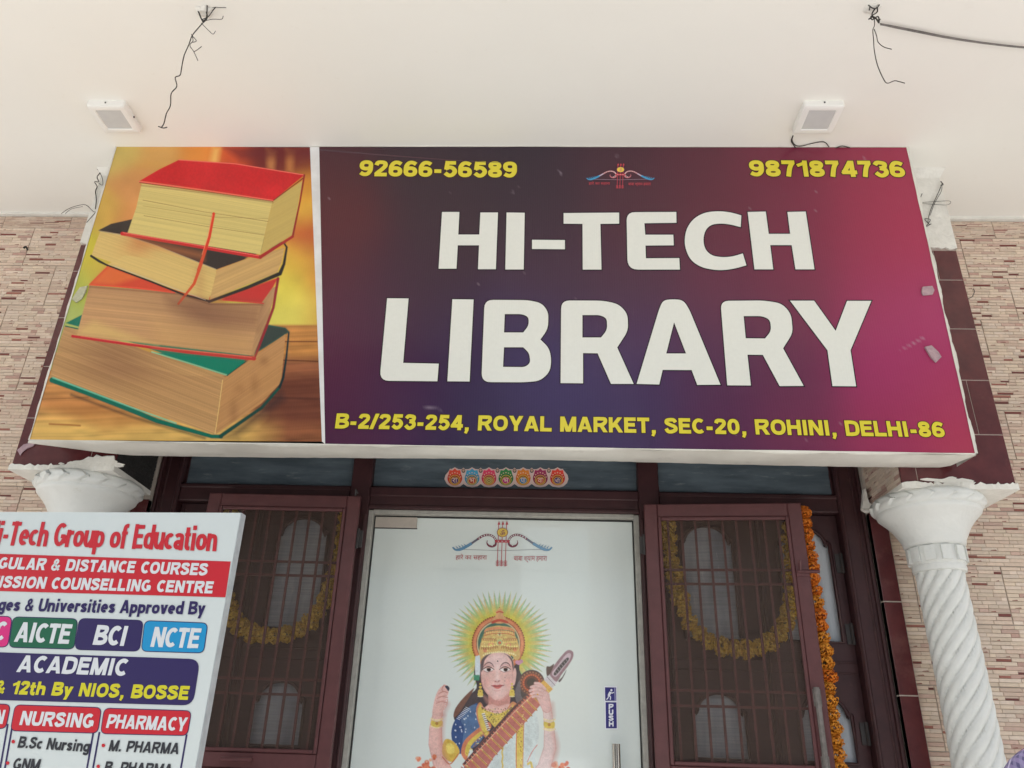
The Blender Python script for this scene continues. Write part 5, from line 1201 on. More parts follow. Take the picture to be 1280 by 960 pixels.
# printed words
k1 = 1/3.048; r3_ = lambda *P: [(400+p[0]*k1, 170+p[1]*k1, *(q*k1 for q in p[2:])) for p in P]
k2 = 1/3.765; r1_ = lambda *P: [(700+p[0]*k2, 250+p[1]*k2, *(q*k2 for q in p[2:])) for p in P]
rl_ = lambda *P: [(460+p[0]/4, 360+p[1]/4, *(q/4 for q in p[2:])) for p in P]
rr_ = lambda *P: [(780+p[0]/4, 360+p[1]/4, *(q/4 for q in p[2:])) for p in P]
BIG = [
 [r3_((465, 290), (531, 290), (527, 376), (607, 376), (611, 292), (678, 292), (670, 508), (602, 508), (606, 417), (525, 417), (520, 506), (452, 506))],
 [r3_((711, 292), (780, 293), (776, 509), (706, 509))], [r3_((808, 396), (933, 397), (933, 432), (808, 431))],
 [r1_((17, 62), (278, 60), (278, 112), (190, 113), (195, 328), (107, 328), (106, 113), (17, 112))],
 [r1_((313, 58, 40), (547, 57), (548, 108), (397, 110), (401, 164), (533, 164), (535, 214), (402, 215), (404, 275), (561, 274), (564, 328), (318, 328, 50))],
 [[(700+x*k2, 250+y*k2) for x, y in catmull([(853, 73), (800, 59), (740, 54), (680, 62), (630, 90), (598, 135), (587, 190), (595, 240), (620, 285), (665, 315), (720, 328), (770, 330), (825, 322), (877, 308)], 4)+catmull([(860, 252), (810, 266), (760, 269), (715, 260), (685, 232), (675, 188), (685, 145), (710, 120), (748, 112), (795, 115), (850, 128)], 4)]],
 [r1_((883, 57), (968, 55), (982, 160), (1083, 160), (1070, 57), (1156, 55), (1197, 327), (1108, 327), (1090, 213), (989, 213), (1003, 327), (915, 327))],
 [rl_((96, 52), (203, 53), (176, 375), (354, 379), (347, 467), (58, 464, 48))], [rl_((422, 57), (528, 58), (508, 468), (397, 467))],
 [rl_((583, 60, 42), (800, 61, 40), (868, 76, 30), (902, 120, 30), (900, 205, 30), (862, 258), (905, 300, 30), (917, 355, 30), (910, 420, 30), (860, 465, 30), (780, 472, 30), (567, 471, 46)), rl_((684, 131), (770, 131, 20), (803, 145, 22), (804, 188, 22), (776, 223), (680, 223)), rl_((680, 297), (776, 297), (806, 325, 20), (812, 375, 24), (785, 396, 24), (675, 395))],
 [rl_((966, 63, 42), (1180, 64, 40), (1255, 82, 40), (1298, 130, 30), (1300, 215, 30), (1246, 298), (1328, 480), (1215, 480), (1148, 327), (1075, 326), (1075, 477), (963, 476)), rl_((1072, 136), (1160, 136, 20), (1194, 152, 22), (1196, 210, 22), (1165, 248), (1072, 248))],
 [rr_((63, 480), (176, 105, 30), (195, 62, 30), (240, 57, 20), (295, 60, 30), (325, 105, 30), (482, 484), (366, 485), (338, 411), (193, 410), (176, 483)), rr_((250, 172), (310, 328), (211, 328))],
 [rr_((482, 65, 42), (700, 63, 40), (790, 78, 40), (835, 130, 30), (844, 225, 30), (795, 302), (898, 490), (778, 491), (694, 335), (617, 334), (634, 488), (516, 487)), rr_((598, 141), (690, 141, 20), (730, 158, 22), (736, 215, 22), (705, 253), (608, 252))],
 [rr_((830, 64), (950, 64), (1058, 215), (1115, 65), (1236, 65), (1132, 312), (1160, 492), (1042, 491), (1017, 312))]]
WHT = srgb(216, 218, 212, k=.9); DK = srgb(38, 26, 38)
for pg in BIG:
    pg = [fillet(p) for p in pg]; mb = MB()
    for p in pg: poly_line(mb, SP, p, 2.7, .0005, DK)
    poly_fill(mb, SP, pg, .0009, WHT); mb.build('letter', 'flex_print', sg)
YEL, OUT = srgb(210, 197, 60, k=.9), srgb(60, 36, 24)
for txt, p0, p1, up in (('92666-56589', (448.5, 220.3), (646.5, 222.3), (1.6, -19.8)), ('9871874736', (937.5, 220.6), (1132.5, 221.6), (-2.2, -20)), ('B-2/253-254, ROYAL MARKET, SEC-20, ROHINI, DELHI-86', (418.5, 535.5), (1182, 546.7), (2.6, -18.6))):
    mb = MB(); text_line(mb, SP, txt, p0, p1, up, .0005, YEL, w=.225, gap=.06 if len(txt) < 20 else .07, outline=.045, ocol=OUT); mb.build('lettering', 'flex_print', sg)
put = lambda x, y, o: SP.hit(732.8+(x-48)*(817.5-732.8)/(1230-48), 204.4+(y-60)*(236-204.4)/540, .0008+o*.3)
emblem(put, (srgb(196, 72, 84), srgb(186, 110, 120), srgb(70, 150, 196), srgb(226, 200, 70), srgb(190, 170, 190))).build('emblem', 'flex_print', sg)
# wrapped edges of the flex and the box behind
lipW = .0045
up_, rt_ = (cW[0]-cW[3])/np.linalg.norm(cW[0]-cW[3]), (cW[1]-cW[0])/np.linalg.norm(cW[1]-cW[0])
def lip(a, b, outd, seed, w=lipW, n=90):
    r = random.Random(seed); mb = MB(); v = []; s1 = r.uniform(0, 6)
    for i in range(n+1):
        t = i/n; p = a*(1-t)+b*t; ww = w*(.8+.3*math.sin(t*23+s1)+.25*math.sin(t*61+s1*2)+r.uniform(-.12, .12))
        v += [p-outd*ww*.2+SP.n*.0018, p+outd*ww+SP.n*.0024, p+outd*ww*1.02-SP.n*.012]
    f = [(3*i+k, 3*i+3+k, 3*i+4+k, 3*i+1+k) for i in range(n) for k in (0, 1)]
    mb.add(v, f); return mb
lip(cW[3], cW[2], -up_, 3, .006).build('folded_hem', 'flex_white', sg, smooth=True); lip(cW[0], cW[3], -rt_, 4, .005).build('folded_hem', 'flex_white', sg, smooth=True)
lip(cW[1], cW[2], rt_, 5, .0085).build('folded_hem', 'flex_white', sg, smooth=True); lip(cW[0], cW[1], up_, 6, .004).build('folded_hem', 'flex_white', sg, smooth=True)
r = random.Random(77); mb = MB(); n = 120; v = []      # underside: flex stretched under the box
for i in range(n+1):
    t = i/n; x = cW[3][0]*(1-t)+cW[2][0]*t; zf = cW[3][2]*(1-t)+cW[2][2]*t-.005
    c_ = min(1, t/.105); back = 2.318+(.128)*(math.sin(c_*math.pi/2)**.75); c2_ = min(1, (1-t)/.012); back = 2.318+(back-2.318)*c2_**.5
    yf = 2.318
    for j in range(5):
        q = j/4; sag = -.006*math.sin(q*math.pi)*(1+.5*math.sin(t*40+2))-.0035*math.sin(t*9)*q+r.uniform(-.0006, .0006)
        v.append((x, yf+(back-yf)*q, zf+sag+(.004*q)))
mb.add(v, [(5*i+k, 5*i+k+1, 5*i+6+k, 5*i+5+k) for i in range(n) for k in range(4)]); fix_normals(mb.build('underside_flex', 'flex_white', sg, smooth=True))
mb = MB(); x0, x1 = cW[3][0], cW[2][0]
MB().box((x0+.02, 2.335, 2.43), (x1-.02, 2.4475, 3.606)).build('box_frame', 'dark_metal', sg)
for xx, s in ((x0-.004, -1), (x1+.008, 1)):
    m3 = MB(); v = []
    for i in range(31):
        z = 2.412+(cW[0][2]-2.412)*i/30; yy = 2.32-.0113*(z-2.41)
        dd = (.118 if s > 0 else .116)*min(1, .25+i/5 if s < 0 else 1)
        v += [(xx, yy+.003, z), (xx-s*.004+s*.003*math.sin(i*1.3), yy+dd*.5, z), (xx-s*.006, yy+dd, z)]
    m3.add(v, [(3*i+k, 3*i+1+k, 3*i+4+k, 3*i+3+k) for i in range(30) for k in (0, 1)]); fix_normals(m3.build('side_flex', 'flex_white', sg, smooth=True))
# bits of packing tape left on the edges
for P_, pl in (([(1152, 360), (1164, 359), (1167, 364), (1165, 369), (1153, 370), (1151, 366)], SP), ([(1155, 435), (1163, 433), (1172, 441), (1176, 447), (1169, 454), (1163, 448)], SP), ([(101, 360), (110, 358), (108, 365), (103, 374), (96, 379), (91, 375), (96, 366)], SP)):
    v, f = tess([P_]); n = len(v); mb = MB(); r = random.Random(n)
    mb.add([pl.hit(*p, .004+r.uniform(0, .006)) for p in v]+[pl.hit(*p, .0012) for p in v], f+[(i, (i+1) % n, n+(i+1) % n, n+i) for i in range(n)]); fix_normals(mb.build('tape_piece', 'tape' if P_[0][0] > 500 else 'tape_clear', sg))
P_ = [(22, 563), (30, 556), (45, 552), (42, 558), (34, 561), (28, 566), (26, 570)]; pl = vert_plane(2.448)
v, f = tess([P_]); n = len(v); mb = MB(); mb.add([pl.hit(*p, .003) for p in v]+[pl.hit(*p, .0) for p in v], f+[(i, (i+1) % n, n+(i+1) % n, n+i) for i in range(n)]); o = mb.build('tape_piece', 'tape', colL); fix_normals(o)

# ------------------------------------------------------------------ standing course board
BPL = Plane((-.60, 1.60, 1.5), (-.058, -1, 0)); 
bd = empty('course_board', (-1.08, 1.63, 0), 'white standing advertising board listing university courses in red and blue boxes', 'board')
TRb = BPL.hit(301, 641); BRz = 0.03; dirv = np.cross(BPL.n, (0, 0, 1)); dirv = dirv/np.linalg.norm(dirv)
if dirv[0] < 0: dirv = -dirv
def bp(s, z, off=0.): return np.array([TRb[0], TRb[1], 0])+dirv*s+np.array([0, 0, z])+BPL.n*off
zt = TRb[2]; Wb = .92
def bbox(mb, s0, s1, z0, z1, o0, o1, mi=0, col=None):
    v = [bp(s, z, o) for o in (o0, o1) for z in (z0, z1) for s in (s0, s1)]
    return mb.add(v, [(0, 1, 3, 2), (4, 6, 7, 5), (0, 4, 5, 1), (2, 3, 7, 6), (0, 2, 6, 4), (1, 5, 7, 3)], mi, col)
BW = srgb(216, 226, 226, k=1.35)
fix_normals(bbox(MB(), -Wb, -.0, .06, zt, -.002, 0, 0, BW).build('printed_face', 'board_print', bd))
for a in ((-Wb, -.006, zt-.018, zt-.0004), (-Wb, -.006, .06, .078)): fix_normals(bbox(MB(), *a, -.022, -.0023).build('frame_rail', 'board_edge', bd))
for s0, s1 in ((-.0055, .0012), (-Wb-.001, -Wb+.0055)): fix_normals(bbox(MB(), s0, s1, .06, zt+.0005, -.024, -.0022).build('frame_side', 'board_edge', bd))
fix_normals(bbox(MB(), -Wb+.006, -.006, .08, zt-.02, -.020, -.016).build('back_sheet', 'board_edge', bd))
for s in (-.12, -.8): 
    mb = MB(); bbox(mb, s, s+.03, 0, .0598, -.02, -.002); 
    p, q = bp(s+.015, 1.2, -.024), bp(s+.015, .0, -.42); mb.tube([p, q], .01, 8); fix_normals(mb.build('leg', 'board_edge', bd))
sb_ = lambda *c: srgb(*c, k=1.35)
RED, NVY, GRN, CYN, PNK, DRK, YLW = sb_(204, 30, 48), sb_(42, 30, 92), sb_(16, 100, 72), sb_(16, 150, 208), sb_(220, 40, 130), sb_(46, 48, 56), sb_(218, 212, 40)
mb = MB(); KZ = [0]
def bf(P, c, o): poly_fill(mb, BPL, [P], o, c)
bf([(-70, 690), (288.5, 702), (282, 746.7), (-70, 737)], RED, .0008)
def pill(P, fill, edge=None, r_=7, o=.0008):
    q = fillet([(*p, r_) for p in P])
    if edge: poly_line(mb, BPL, q, 2.0, o-.0002, edge)
    bf(q, fill, o)
pill([(-60, 769), (15, 771.3), (9.5, 808.5), (-65, 806)], PNK, NVY); pill([(17, 771.5), (97, 774), (92.5, 811), (11.7, 808.7)], GRN, NVY); pill([(99.8, 773.5), (178.8, 776), (174, 813.6), (94.2, 811.5)], NVY, NVY); pill([(181.6, 776.3), (259.5, 779.3), (254.3, 815.8), (177.2, 813.6)], CYN, NVY)
pill([(-70, 813), (250.6, 824), (241.5, 882), (-75, 873)], NVY, None, 14)
for P_ in ([(16, 905), (2, 985)], [(117, 915), (104.5, 985)], [(124.5, 915), (112, 985)], [(233.5, 918), (222, 985)], [(10, 905), (-4, 985)]): v, f = ribbon(P_, 2.2); mb.add([BPL.hit(*p, .0006) for p in v], f, 0, NVY)
pill([(19.5, 881.5), (126.7, 885), (122, 916), (13.8, 913)], RED, NVY); pill([(131, 885.7), (239, 889), (234, 919), (126.3, 916.6)], RED, NVY); pill([(-80, 878), (13, 881), (7, 910.5), (-85, 908)], RED, NVY)
mb.build('colour_panels', 'board_print', bd)
WHB = srgb(224, 230, 234, k=1.35)
for txt, k, p0, p1, cap, c, w, lean, gap in (
    ('Hi-Tech Group of Education', 3, (9.5, 682), (270, 689.3), 30.5, RED, .2, .235, .06), ('REGULAR & DISTANCE COURSES', 2, (-3, 711), (258.6, 719.5), 14.6, WHB, .22, .30, .1), ('ADMISSION COUNSELLING CENTRE', 3, (-2, 734.5), (265.5, 742), 14.6, WHB, .22, .30, .1),
    ('Colleges & Universities Approved By', 5, (-3, 763.5), (255.5, 768.6), 16.2, NVY, .21, .27, .075), ('UGC', 0, (-38, 799), (4.5, 801), 24, WHB, .21, .28, .06), ('AICTE', 0, (17.7, 802.2), (86, 805.2), 24.6, WHB, .21, .27, .07), ('BCI', 0, (116, 806), (155.6, 807.6), 24.8, WHB, .22, .26, .08), ('NCTE', 0, (188.3, 808.6), (247.6, 810.6), 25, WHB, .21, .24, .07),
    ('ACADEMIC', 0, (20.5, 840), (157.5, 845), 21, WHB, .21, .30, .08), ('10th & 12th By NIOS, BOSSE', 7, (13.5, 867.6), (235, 874.8), 16.6, YLW, .22, .28, .07), ('NURSING', 0, (24.3, 906.2), (116, 910.2), 17.6, WHB, .21, .27, .08), ('PHARMACY', 0, (132.7, 909.8), (232, 914.2), 17, WHB, .21, .25, .08), ('EDUCATION', 0, (-85, 902), (3.5, 905), 17.4, WHB, .21, .28, .08),
    ('B.Sc Nursing', 0, (22, 934.6), (111.3, 940), 14.4, DRK, .2, .27, .07), ('GNM', 0, (15.4, 962), (48.5, 963.6), 14.6, DRK, .2, .27, .08), ('M. PHARMA', 0, (135.6, 938.8), (223, 942.8), 13.8, DRK, .2, .26, .08), ('B. PHARMA', 0, (129.8, 965.6), (214, 969.2), 14, DRK, .2, .26, .08)):
    mb = MB(); text_line(mb, BPL, txt, p0, p1, (cap*lean, -cap), .0012, c, w=w*1.06, k=k, gap=gap*.9); mb.build('lettering', 'board_print', bd)
for x, y in ((17, 927), (10, 953.8), (129.6, 931.8), (123.2, 958)): mb = MB(); bf(arcp(x, y, 2.3, 2.3, 0, 340, 12), RED, .0012); mb.build('bullet', 'board_print', bd)

# ------------------------------------------------------------------ ceiling lamps (switched off) and loose wires
CP = Plane((0, 0, CEIL), (0, 0, -1))
def lamp(x0, x1, y0, y1, label, wires=None):
    r = empty('ceiling_light', ((x0+x1)/2, (y0+y1)/2, CEIL-.03), label, 'ceiling light', 'square lamps on the balcony soffit')
    t = .028; mb = MB()
    def ring(x0, x1, y0, y1, z, rr, n=5):
        P = []
        for cx_, cy_, a0 in ((x1-rr, y1-rr, 0), (x0+rr, y1-rr, 90), (x0+rr, y0+rr, 180), (x1-rr, y0+rr, 270)):
            P += [(x, y, z) for x, y in arcp(cx_, cy_, rr, rr, a0, a0+90, n)]
        return P
    rings = [ring(x0, x1, y0, y1, CEIL+.002, .008), ring(x0, x1, y0, y1, CEIL-t+.006, .008), ring(x0+.002, x1-.002, y0+.002, y1-.002, CEIL-t+.002, .008), ring(x0+.006, x1-.006, y0+.006, y1-.006, CEIL-t, .006),
             ring(x0+.022, x1-.022, y0+.022, y1-.022, CEIL-t+.001, .002), ring(x0+.024, x1-.024, y0+.024, y1-.024, CEIL-t+.004, .002)]
    N = len(rings[0]); v = sum(rings, []); mb.add(v, [(j*N+k, j*N+(k+1) % N, (j+1)*N+(k+1) % N, (j+1)*N+k) for j in range(5) for k in range(N)])
    o = mb.build('housing', 'fixture_plastic', r); fix_normals(o); smooth_angle(o, 30)
    MB().box((x0+.023, y0+.023, CEIL-t+.0035), (x1-.023, y1-.023, CEIL-t+.01)).build('diffuser', 'fixture_panel', r)
    for px_, py_ in ((x1+.0005, (y0+y1)/2), ((x0+x1)/2, y0-.0005)):
        mb = MB(); mb.tube([(px_-.002, py_, CEIL-.012), (px_+.002, py_+.001, CEIL-.012)], .0035, 8); mb.build('screw', 'dark_metal', r)
    return r
lamp(-1.652, -1.512, 2.071, 2.211, 'square white ceiling lamp above the book picture, left of the dangling wire')
lr = lamp(.902, 1.042, 2.071, 2.211, 'square white ceiling lamp above the phone number, with black wires at its corner')
for P_ in ([(991, 168), (990, 174), (994, 180), (1002, 181), (1018, 177), (1030, 176), (1036, 182)], [(991, 168), (989, 175), (994, 183)], [(1043, 184), (1052, 181), (1062, 183)]):
    mb = MB(); mb.tube(catmull([tuple(CP.hit(*p, .006)) for p in P_], 4), .0018, 6); mb.build('wire', 'wire_black', lr, smooth=True)
def tuft(name, x, y, label, cat, polys, group=None, z=CEIL, plane=None, mtl='wire_black'):
    root = empty(name, (x, y, z), label, cat, group); pl = plane or vert_plane(y)
    for P_, r, off in polys:
        mb = MB(); mb.tube(catmull([tuple(pl.hit(*p[:2], off+(p[2] if len(p) > 2 else 0))) for p in P_], 4), r, 6); mb.build('strand', mtl, root, smooth=True)
    return root
hL = tuple(CP.hit(256, 14)); hR = tuple(CP.hit(1090, 10))
tl = tuft('hook_wire', hL[0], hL[1]-.004, 'broken ceiling hook with a long thin wire dangling over the left half', 'wire', [
    ([(240, -2), (247, 12), (251, 22), (254, 28)], .0022, 0), ([(254, 28), (259, 22), (257, 10), (259, 4, .01), (262, 10, .02), (258, 22), (253, 27)], .0022, 0), ([(254, 28), (262, 24), (268, 16), (275, 8)], .0015, .01), ([(256, 26), (266, 24), (277, 24), (279, 20)], .0010, .0),
    ([(264, 12), (272, 13), (284, 13)], .0009, .01), ([(252, 30), (262, 40), (267, 44), (270, 40)], .0010, .004), ([(254, 28), (247, 36), (240, 45), (236, 56), (230, 70), (227, 85), (225, 94), (219, 97), (221, 108), (214, 117), (213, 132), (208, 142), (205, 154), (202, 159)], .0016, 0),
    ([(240, 44), (242, 52), (238, 58), (243, 66), (248, 77)], .0011, .004), ([(243, 67), (248, 64), (253, 60)], .0011, .006), ([(240, 45), (246, 52), (241, 54)], .0011, .003), ([(198, 158), (204, 160), (209, 159)], .0017, 0)], 'wire tufts on the soffit')
tr = tuft('hook_wire', hR[0], hR[1]-.004, 'tangled ceiling hook with a curling wire dangling over the right half', 'wire', [
    ([(1102, -2), (1098, 6), (1093, 12), (1090, 18), (1093, 24)], .0022, 0), ([(1086, 14), (1088, 6), (1094, 8), (1096, 16), (1088, 22), (1090, 26), (1097, 22), (1098, 30), (1094, 24)], .0020, .004), ([(1084, 10), (1090, 14), (1096, 12), (1099, 4)], .0018, .01), ([(1086, 24), (1092, 21), (1098, 26), (1100, 24)], .0022, .0),
    ([(1093, 24), (1093, 32), (1091, 38), (1092, 50), (1093, 64), (1097, 82), (1104, 98), (1109, 104), (1118, 101), (1124, 102), (1131, 104)], .0014, 0), ([(1092, 38), (1095, 46), (1097, 54), (1104, 60), (1114, 63)], .0013, .004)], 'wire tufts on the soffit')
for tf, (hx, hy) in ((tl, hL[:2]), (tr, hR[:2])):
    mb = MB(); rr = random.Random(3); ring_ = [(hx+.03*math.cos(a)*rr.uniform(.7, 1.2), hy+.025*math.sin(a)*rr.uniform(.7, 1.2)) for a in [2*math.pi*k/14 for k in range(14)]]
    mb.add([(x, y, CEIL-.001) for x, y in ring_]+[(hx+(x-hx)*.5, hy+(y-hy)*.5, CEIL-.008) for x, y in ring_], [(k, (k+1) % 14, 14+(k+1) % 14, 14+k) for k in range(14)]+[tuple(range(14, 28))]); fix_normals(mb.build('plaster_rim', 'white_plaster', tf))
cb = empty('slack_cable', (hR[0], hR[1], CEIL-.02), 'grey cable running from the right ceiling hook out past the picture edge', 'cable')
for k in range(3):
    mb = MB(); r = random.Random(k); pts = [(1099, 24+k*.6), (1105, 25.2+k*.5), (1120, 28+k*.8), (1150, 34+k*.8), (1185, 41+k*.7), (1230, 48+k*.5), (1285, 54+k*.4), (1360, 60)]
    mb.tube(catmull([tuple(CP.hit(*p, .018+.0012*k)) for p in pts]+[(2.6, 2.02, CEIL-.02), (4.2, 2.2, CEIL-.02), (5.9, 2.3, CEIL-.006)], 5), .0015, 6); mb.build('strand', 'wire_grey', cb, smooth=True)
pw = vert_plane(2.443)
tuft('pier_wire', 1.47, 2.44, 'thin bare wires sprouting beside the upper right corner of the sign', 'wire', [
    ([(1139, 196), (1144, 191), (1155, 192), (1168, 197), (1175, 202)], .0013, .02), ([(1139, 195), (1146, 197), (1151, 199)], .0013, .02), ([(1158, 194), (1169, 200), (1168, 203)], .0012, .02), ([(1149, 250), (1152, 243)], .0012, .004), ([(1150, 254), (1165, 253), (1186, 252), (1186, 256), (1178, 257), (1150, 255)], .0009, .004),
    ([(1177, 230), (1172, 242), (1163, 262), (1159, 278), (1161, 282), (1155, 275), (1162, 276), (1157, 284), (1163, 281)], .0013, .006), ([(1177, 230), (1176, 240), (1168, 254), (1162, 270)], .0010, .004), ([(1175, 228), (1178, 232), (1175, 233)], .0018, .006)], plane=pw, z=3.5, group='wires at the pier heads')
tuft('pier_wire', -1.80, 2.44, 'knotted black wire hanging beside the upper left corner of the sign', 'wire', [
    ([(122, 212), (126, 216), (122, 222), (124, 228), (119, 228), (122, 234), (120, 240), (121, 250), (120, 262)], .0019, .004), ([(123, 213), (128, 222), (129, 232), (124, 230)], .0012, .004), ([(77, 268), (86, 262), (97, 258), (108, 257), (117, 265), (120, 266), (115, 272), (109, 279)], .0012, .004), ([(82, 268), (90, 262), (104, 259)], .0009, .004)], plane=pw, z=3.5, group='wires at the pier heads', )
pw2 = vert_plane(2.73)
tuft('wall_stub', -2.12, 2.73, 'small black wire stub poking out of the left stone tiles', 'wire', [([(30, 311), (33, 309), (35, 313)], .004, .004)], plane=pw2, z=3.4)
tuft('wall_stub', 1.72, 2.73, 'thin black wire end curling out beside the brown pier tiles on the right', 'wire', [([(1209, 374), (1214, 372), (1217, 366), (1216, 362)], .0014, .006)], plane=pw2, z=3.2)

# ------------------------------------------------------------------ a person standing at the right edge, seen by one shoulder
def skinned(name, verts, edges, mtl, parent, sub=2, root=0, loc=(0, 0, 0)):
    me = bpy.data.meshes.new(name); me.from_pydata([v[:3] for v in verts], edges, [])
    ob = bpy.data.objects.new(name, me); COL.objects.link(ob)
    ob.modifiers.new('s', 'SKIN'); ob.modifiers['s'].use_smooth_shade = True
    for i, v in enumerate(verts):
        sv = me.skin_vertices[0].data[i]; sv.radius = v[3] if isinstance(v[3], tuple) else (v[3], v[3]); sv.use_root = (i == root)
    m_ = ob.modifiers.new('u', 'SUBSURF'); m_.levels = sub; m_.render_levels = sub
    dg = bpy.context.evaluated_depsgraph_get(); m2 = bpy.data.meshes.new_from_object(ob.evaluated_get(dg)); bpy.data.objects.remove(ob)
    m2.name = name; m2.materials.clear(); m2.materials.append(MATS[mtl])
    for p in m2.polygons: p.use_smooth = True
    return link_mesh(name, m2, loc, parent)
PX, PY, PZ = 1.001, 1.5, FLOOR
ps = empty('person', (PX, PY, PZ), 'person in a purple checked shirt, only one shoulder showing at the lower right corner', 'person')
B0 = (PX, PY, PZ)
SH = 1.335
HX = -.045
body = [(0, 0, .92, (.15, .11)), (0, 0, 1.08, (.135, .10)), (0, .01, 1.24, (.15, .11)), (0, .01, 1.345, (.10, .075)), (HX*.3, 0, 1.42, .056), (HX*.7, -.005, 1.48, .052), (HX, -.008, 1.56, (.078, .086)), (HX, -.003, 1.64, (.082, .094)), (HX, 0, 1.695, (.05, .06))]
ed = [(i, i+1) for i in range(8)]
for s in (1, -1):
    b = len(body); body += [(s*.165, .005, SH, .052), (s*.215, .015, 1.19, .045), (s*.235, .01, 1.06, .038), (s*.225, -.04, .93, .033), (s*.215, -.07, .83, .026), (s*.212, -.085, .79, (.036, .02)), (s*.21, -.095, .75, (.038, .018))]
    ed += [(3, b)]+[(b+i, b+i+1) for i in range(6)]
    for q, (dx, dy, L_) in enumerate(((.027, -.012, .068), (.010, -.004, .078), (-.008, .002, .074), (-.025, .004, .058))):
        c = len(body); x0 = s*.21+dx*.9; body += [(x0, -.098+dy, .715, .0095), (x0-s*.004, -.094+dy, .715-L_*.5, .0088), (x0-s*.010, -.082+dy, .715-L_, .0075)]; ed += [(b+6, c), (c, c+1), (c+1, c+2)]
    c = len(body); body += [(s*.19, -.125, .765, .012), (s*.185, -.14, .735, .010), (s*.185, -.145, .71, .0085)]; ed += [(b+5, c), (c, c+1), (c+1, c+2)]
    l = len(body); body += [(s*.085, 0, .80, .085), (s*.095, .0, .5, .056), (s*.10, .015, .28, .048), (s*.10, .02, .09, .036), (s*.105, -.06, .035, (.036, .026)), (s*.108, -.13, .028, (.034, .02))]
    ed += [(0, l)]+[(l+i, l+i+1) for i in range(5)]
skinned('body', body, ed, 'skin', ps, loc=B0)
shirt = [(0, 0, .74, (.20, .15)), (0, 0, .90, (.185, .135)), (0, 0, 1.12, (.165, .122)), (0, .008, 1.25, (.178, .125)), (0, .005, 1.352, (.115, .095)), (0, 0, 1.405, (.074, .072))]
ed = [(i, i+1) for i in range(5)]
for s in (1, -1):
    b = len(shirt); shirt += [(s*.085, .006, 1.372, (.07, .07)), (s*.160, .008, 1.338, .064), (s*.208, .015, 1.22, .054), (s*.228, .01, 1.09, .050), (s*.228, -.01, 1.02, .048)]; ed += [(4, b)]+[(b+i, b+i+1) for i in range(4)]
skinned('shirt', shirt, ed, 'plaid_cloth', ps, loc=B0)
tr_ = [(0, 0, .93, (.165, .12))]; ed = []
for s in (1, -1):
    b = len(tr_); tr_ += [(s*.088, 0, .80, .10), (s*.096, 0, .5, .075), (s*.10, .012, .28, .066), (s*.10, .018, .06, .062)]; ed += [(0, b)]+[(b+i, b+i+1) for i in range(3)]
skinned('trousers', tr_, ed, 'trouser_cloth', ps, loc=B0)
for s in (1, -1): skinned('shoe', [(s*.10, .05, .045, (.04, .04)), (s*.103, -.04, .045, (.043, .04)), (s*.106, -.13, .038, (.042, .032)), (s*.108, -.18, .03, (.03, .02))], [(0, 1), (1, 2), (2, 3)], 'shoe_leather', ps, loc=B0)
# hair, ears, face towards the street
mb = MB(); v = []; nh, mh = 24, 12
for j in range(mh+1):
    ph = math.pi*.62*j/mh
    for k in range(nh):
        th = 2*math.pi*k/nh; fr_ = max(0, -math.sin(th)); cut = min(ph, math.pi*(.62-.30*fr_))
        v.append((PX+HX+.094*math.sin(cut)*math.cos(th), PY+.006+.105*math.sin(cut)*math.sin(th), PZ+1.625+.115*math.cos(cut)+.003*math.sin(th*9+j)))
mb.add(v, [(j*nh+k, j*nh+(k+1) % nh, (j+1)*nh+(k+1) % nh, (j+1)*nh+k) for j in range(mh) for k in range(nh)]); mb.build('hair', 'hair', ps, smooth=True)
for s in (1, -1): skinned('ear', [(HX+s*.078, .012, 1.60, (.008, .016)), (HX+s*.086, .016, 1.575, (.009, .018)), (HX+s*.080, .010, 1.55, (.007, .010))], [(0, 1), (1, 2)], 'skin', ps, loc=B0)
skinned('nose', [(HX, -.088, 1.60, .009), (HX, -.103, 1.575, .012), (HX, -.108, 1.558, .015)], [(0, 1), (1, 2)], 'skin', ps, loc=B0)
skinned('mouth', [(HX-.024, -.083, 1.525, .005), (HX, -.091, 1.526, .008), (HX+.024, -.083, 1.525, .005)], [(0, 1), (1, 2)], 'shoe_leather', ps, loc=B0)
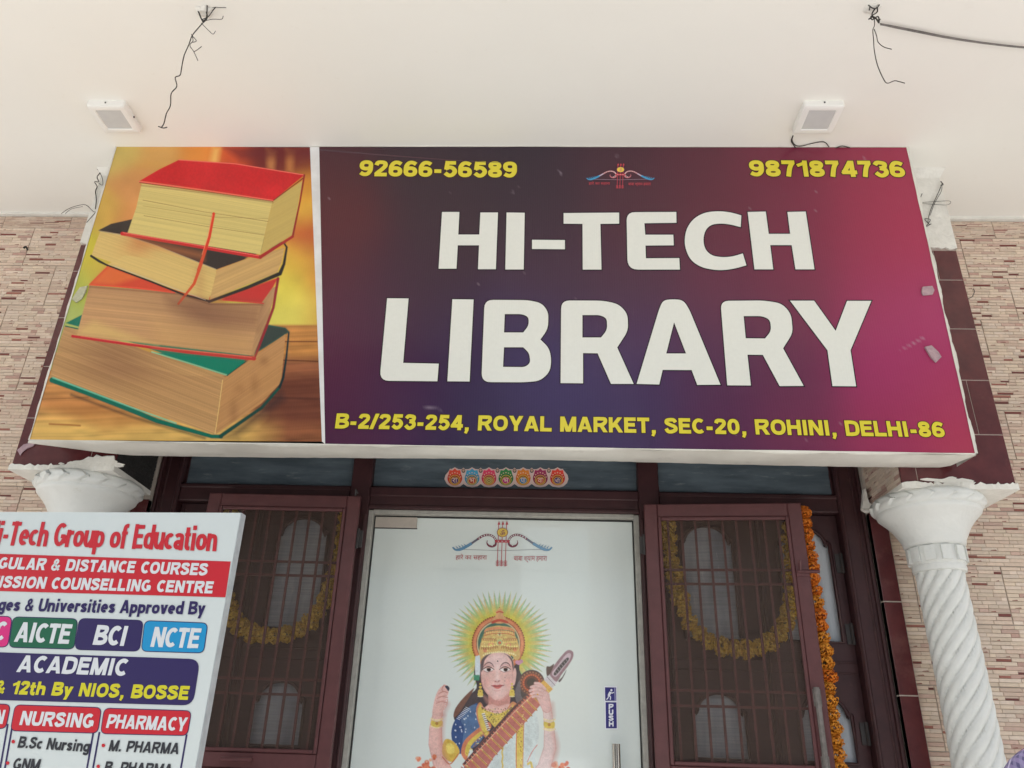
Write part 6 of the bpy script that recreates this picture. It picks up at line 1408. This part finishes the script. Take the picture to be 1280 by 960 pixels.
for s in (1, -1):
    mb = MB(); lathe(mb, PX+HX+s*.031, PY-.080, [(.002, PZ+1.592), (.010, PZ+1.596), (.0125, PZ+1.602), (.010, PZ+1.608), (.002, PZ+1.611)], 12); mb.build('eye', 'fixture_plastic', ps, smooth=True)
    mb = MB(); lathe(mb, PX+HX+s*.031, PY-.0885, [(.001, PZ+1.597), (.0045, PZ+1.599), (.0052, PZ+1.602), (.0045, PZ+1.605), (.001, PZ+1.607)], 10); mb.build('pupil', 'wire_black', ps, smooth=True)
    skinned('eyebrow', [(HX+s*.014, -.090, 1.622, .004), (HX+s*.032, -.090, 1.628, .0045), (HX+s*.050, -.080, 1.622, .003)], [(0, 1), (1, 2)], 'hair', ps, loc=B0)

ps.rotation_euler = (0, 0, math.pi); ps.scale = (1, 1, 1.026)      # faces the shop, back to the street

# ------------------------------------------------------------------ unseen houses across the street, gap and height shaped for reflections on glass and flex
def house(x0, x1, y, h, mt, label, seed):
    r = empty('street_house', ((x0+x1)/2, y-3, 0), label, 'house', 'houses across the street'); rr = random.Random(seed)
    MB().box((x0, y-7, 0), (x1, y, h)).build('walls', mt, r)
    n = int((x1-x0)/2.1); fl_ = int(h/3)
    for f in range(fl_):
        for i in range(n):
            xc = x0+(x1-x0)*(i+.5)/n; w = MB().box((xc-.5, y-.02, f*3+.95), (xc+.5, y+.03, f*3+2.25)).build('window', 'window_dark', r)
            for a, b in (((xc-.56, y-.01, f*3+.89), (xc+.56, y+.07, f*3+.949)), ((xc-.56, y-.01, f*3+2.251), (xc+.56, y+.07, f*3+2.31)), ((xc-.56, y-.01, f*3+.95), (xc-.501, y+.06, f*3+2.25)), ((xc+.501, y-.01, f*3+.95), (xc+.56, y+.06, f*3+2.25))): MB().box(a, b).build('frame', 'fixture_plastic', w)
        MB().box((x0-.1, y+.001, f*3+2.75), (x1+.1, y+.9, f*3+2.9)).build('balcony_slab', mt, r)
house(-14, -.55, -12, 11.0, 'facade_cream', 'unseen cream three storey house across the street, left of the gap', 1)
house(1.6, 13, -12.6, 11.0, 'facade_grey', 'unseen pale grey three storey house across the street, right of the gap', 2)
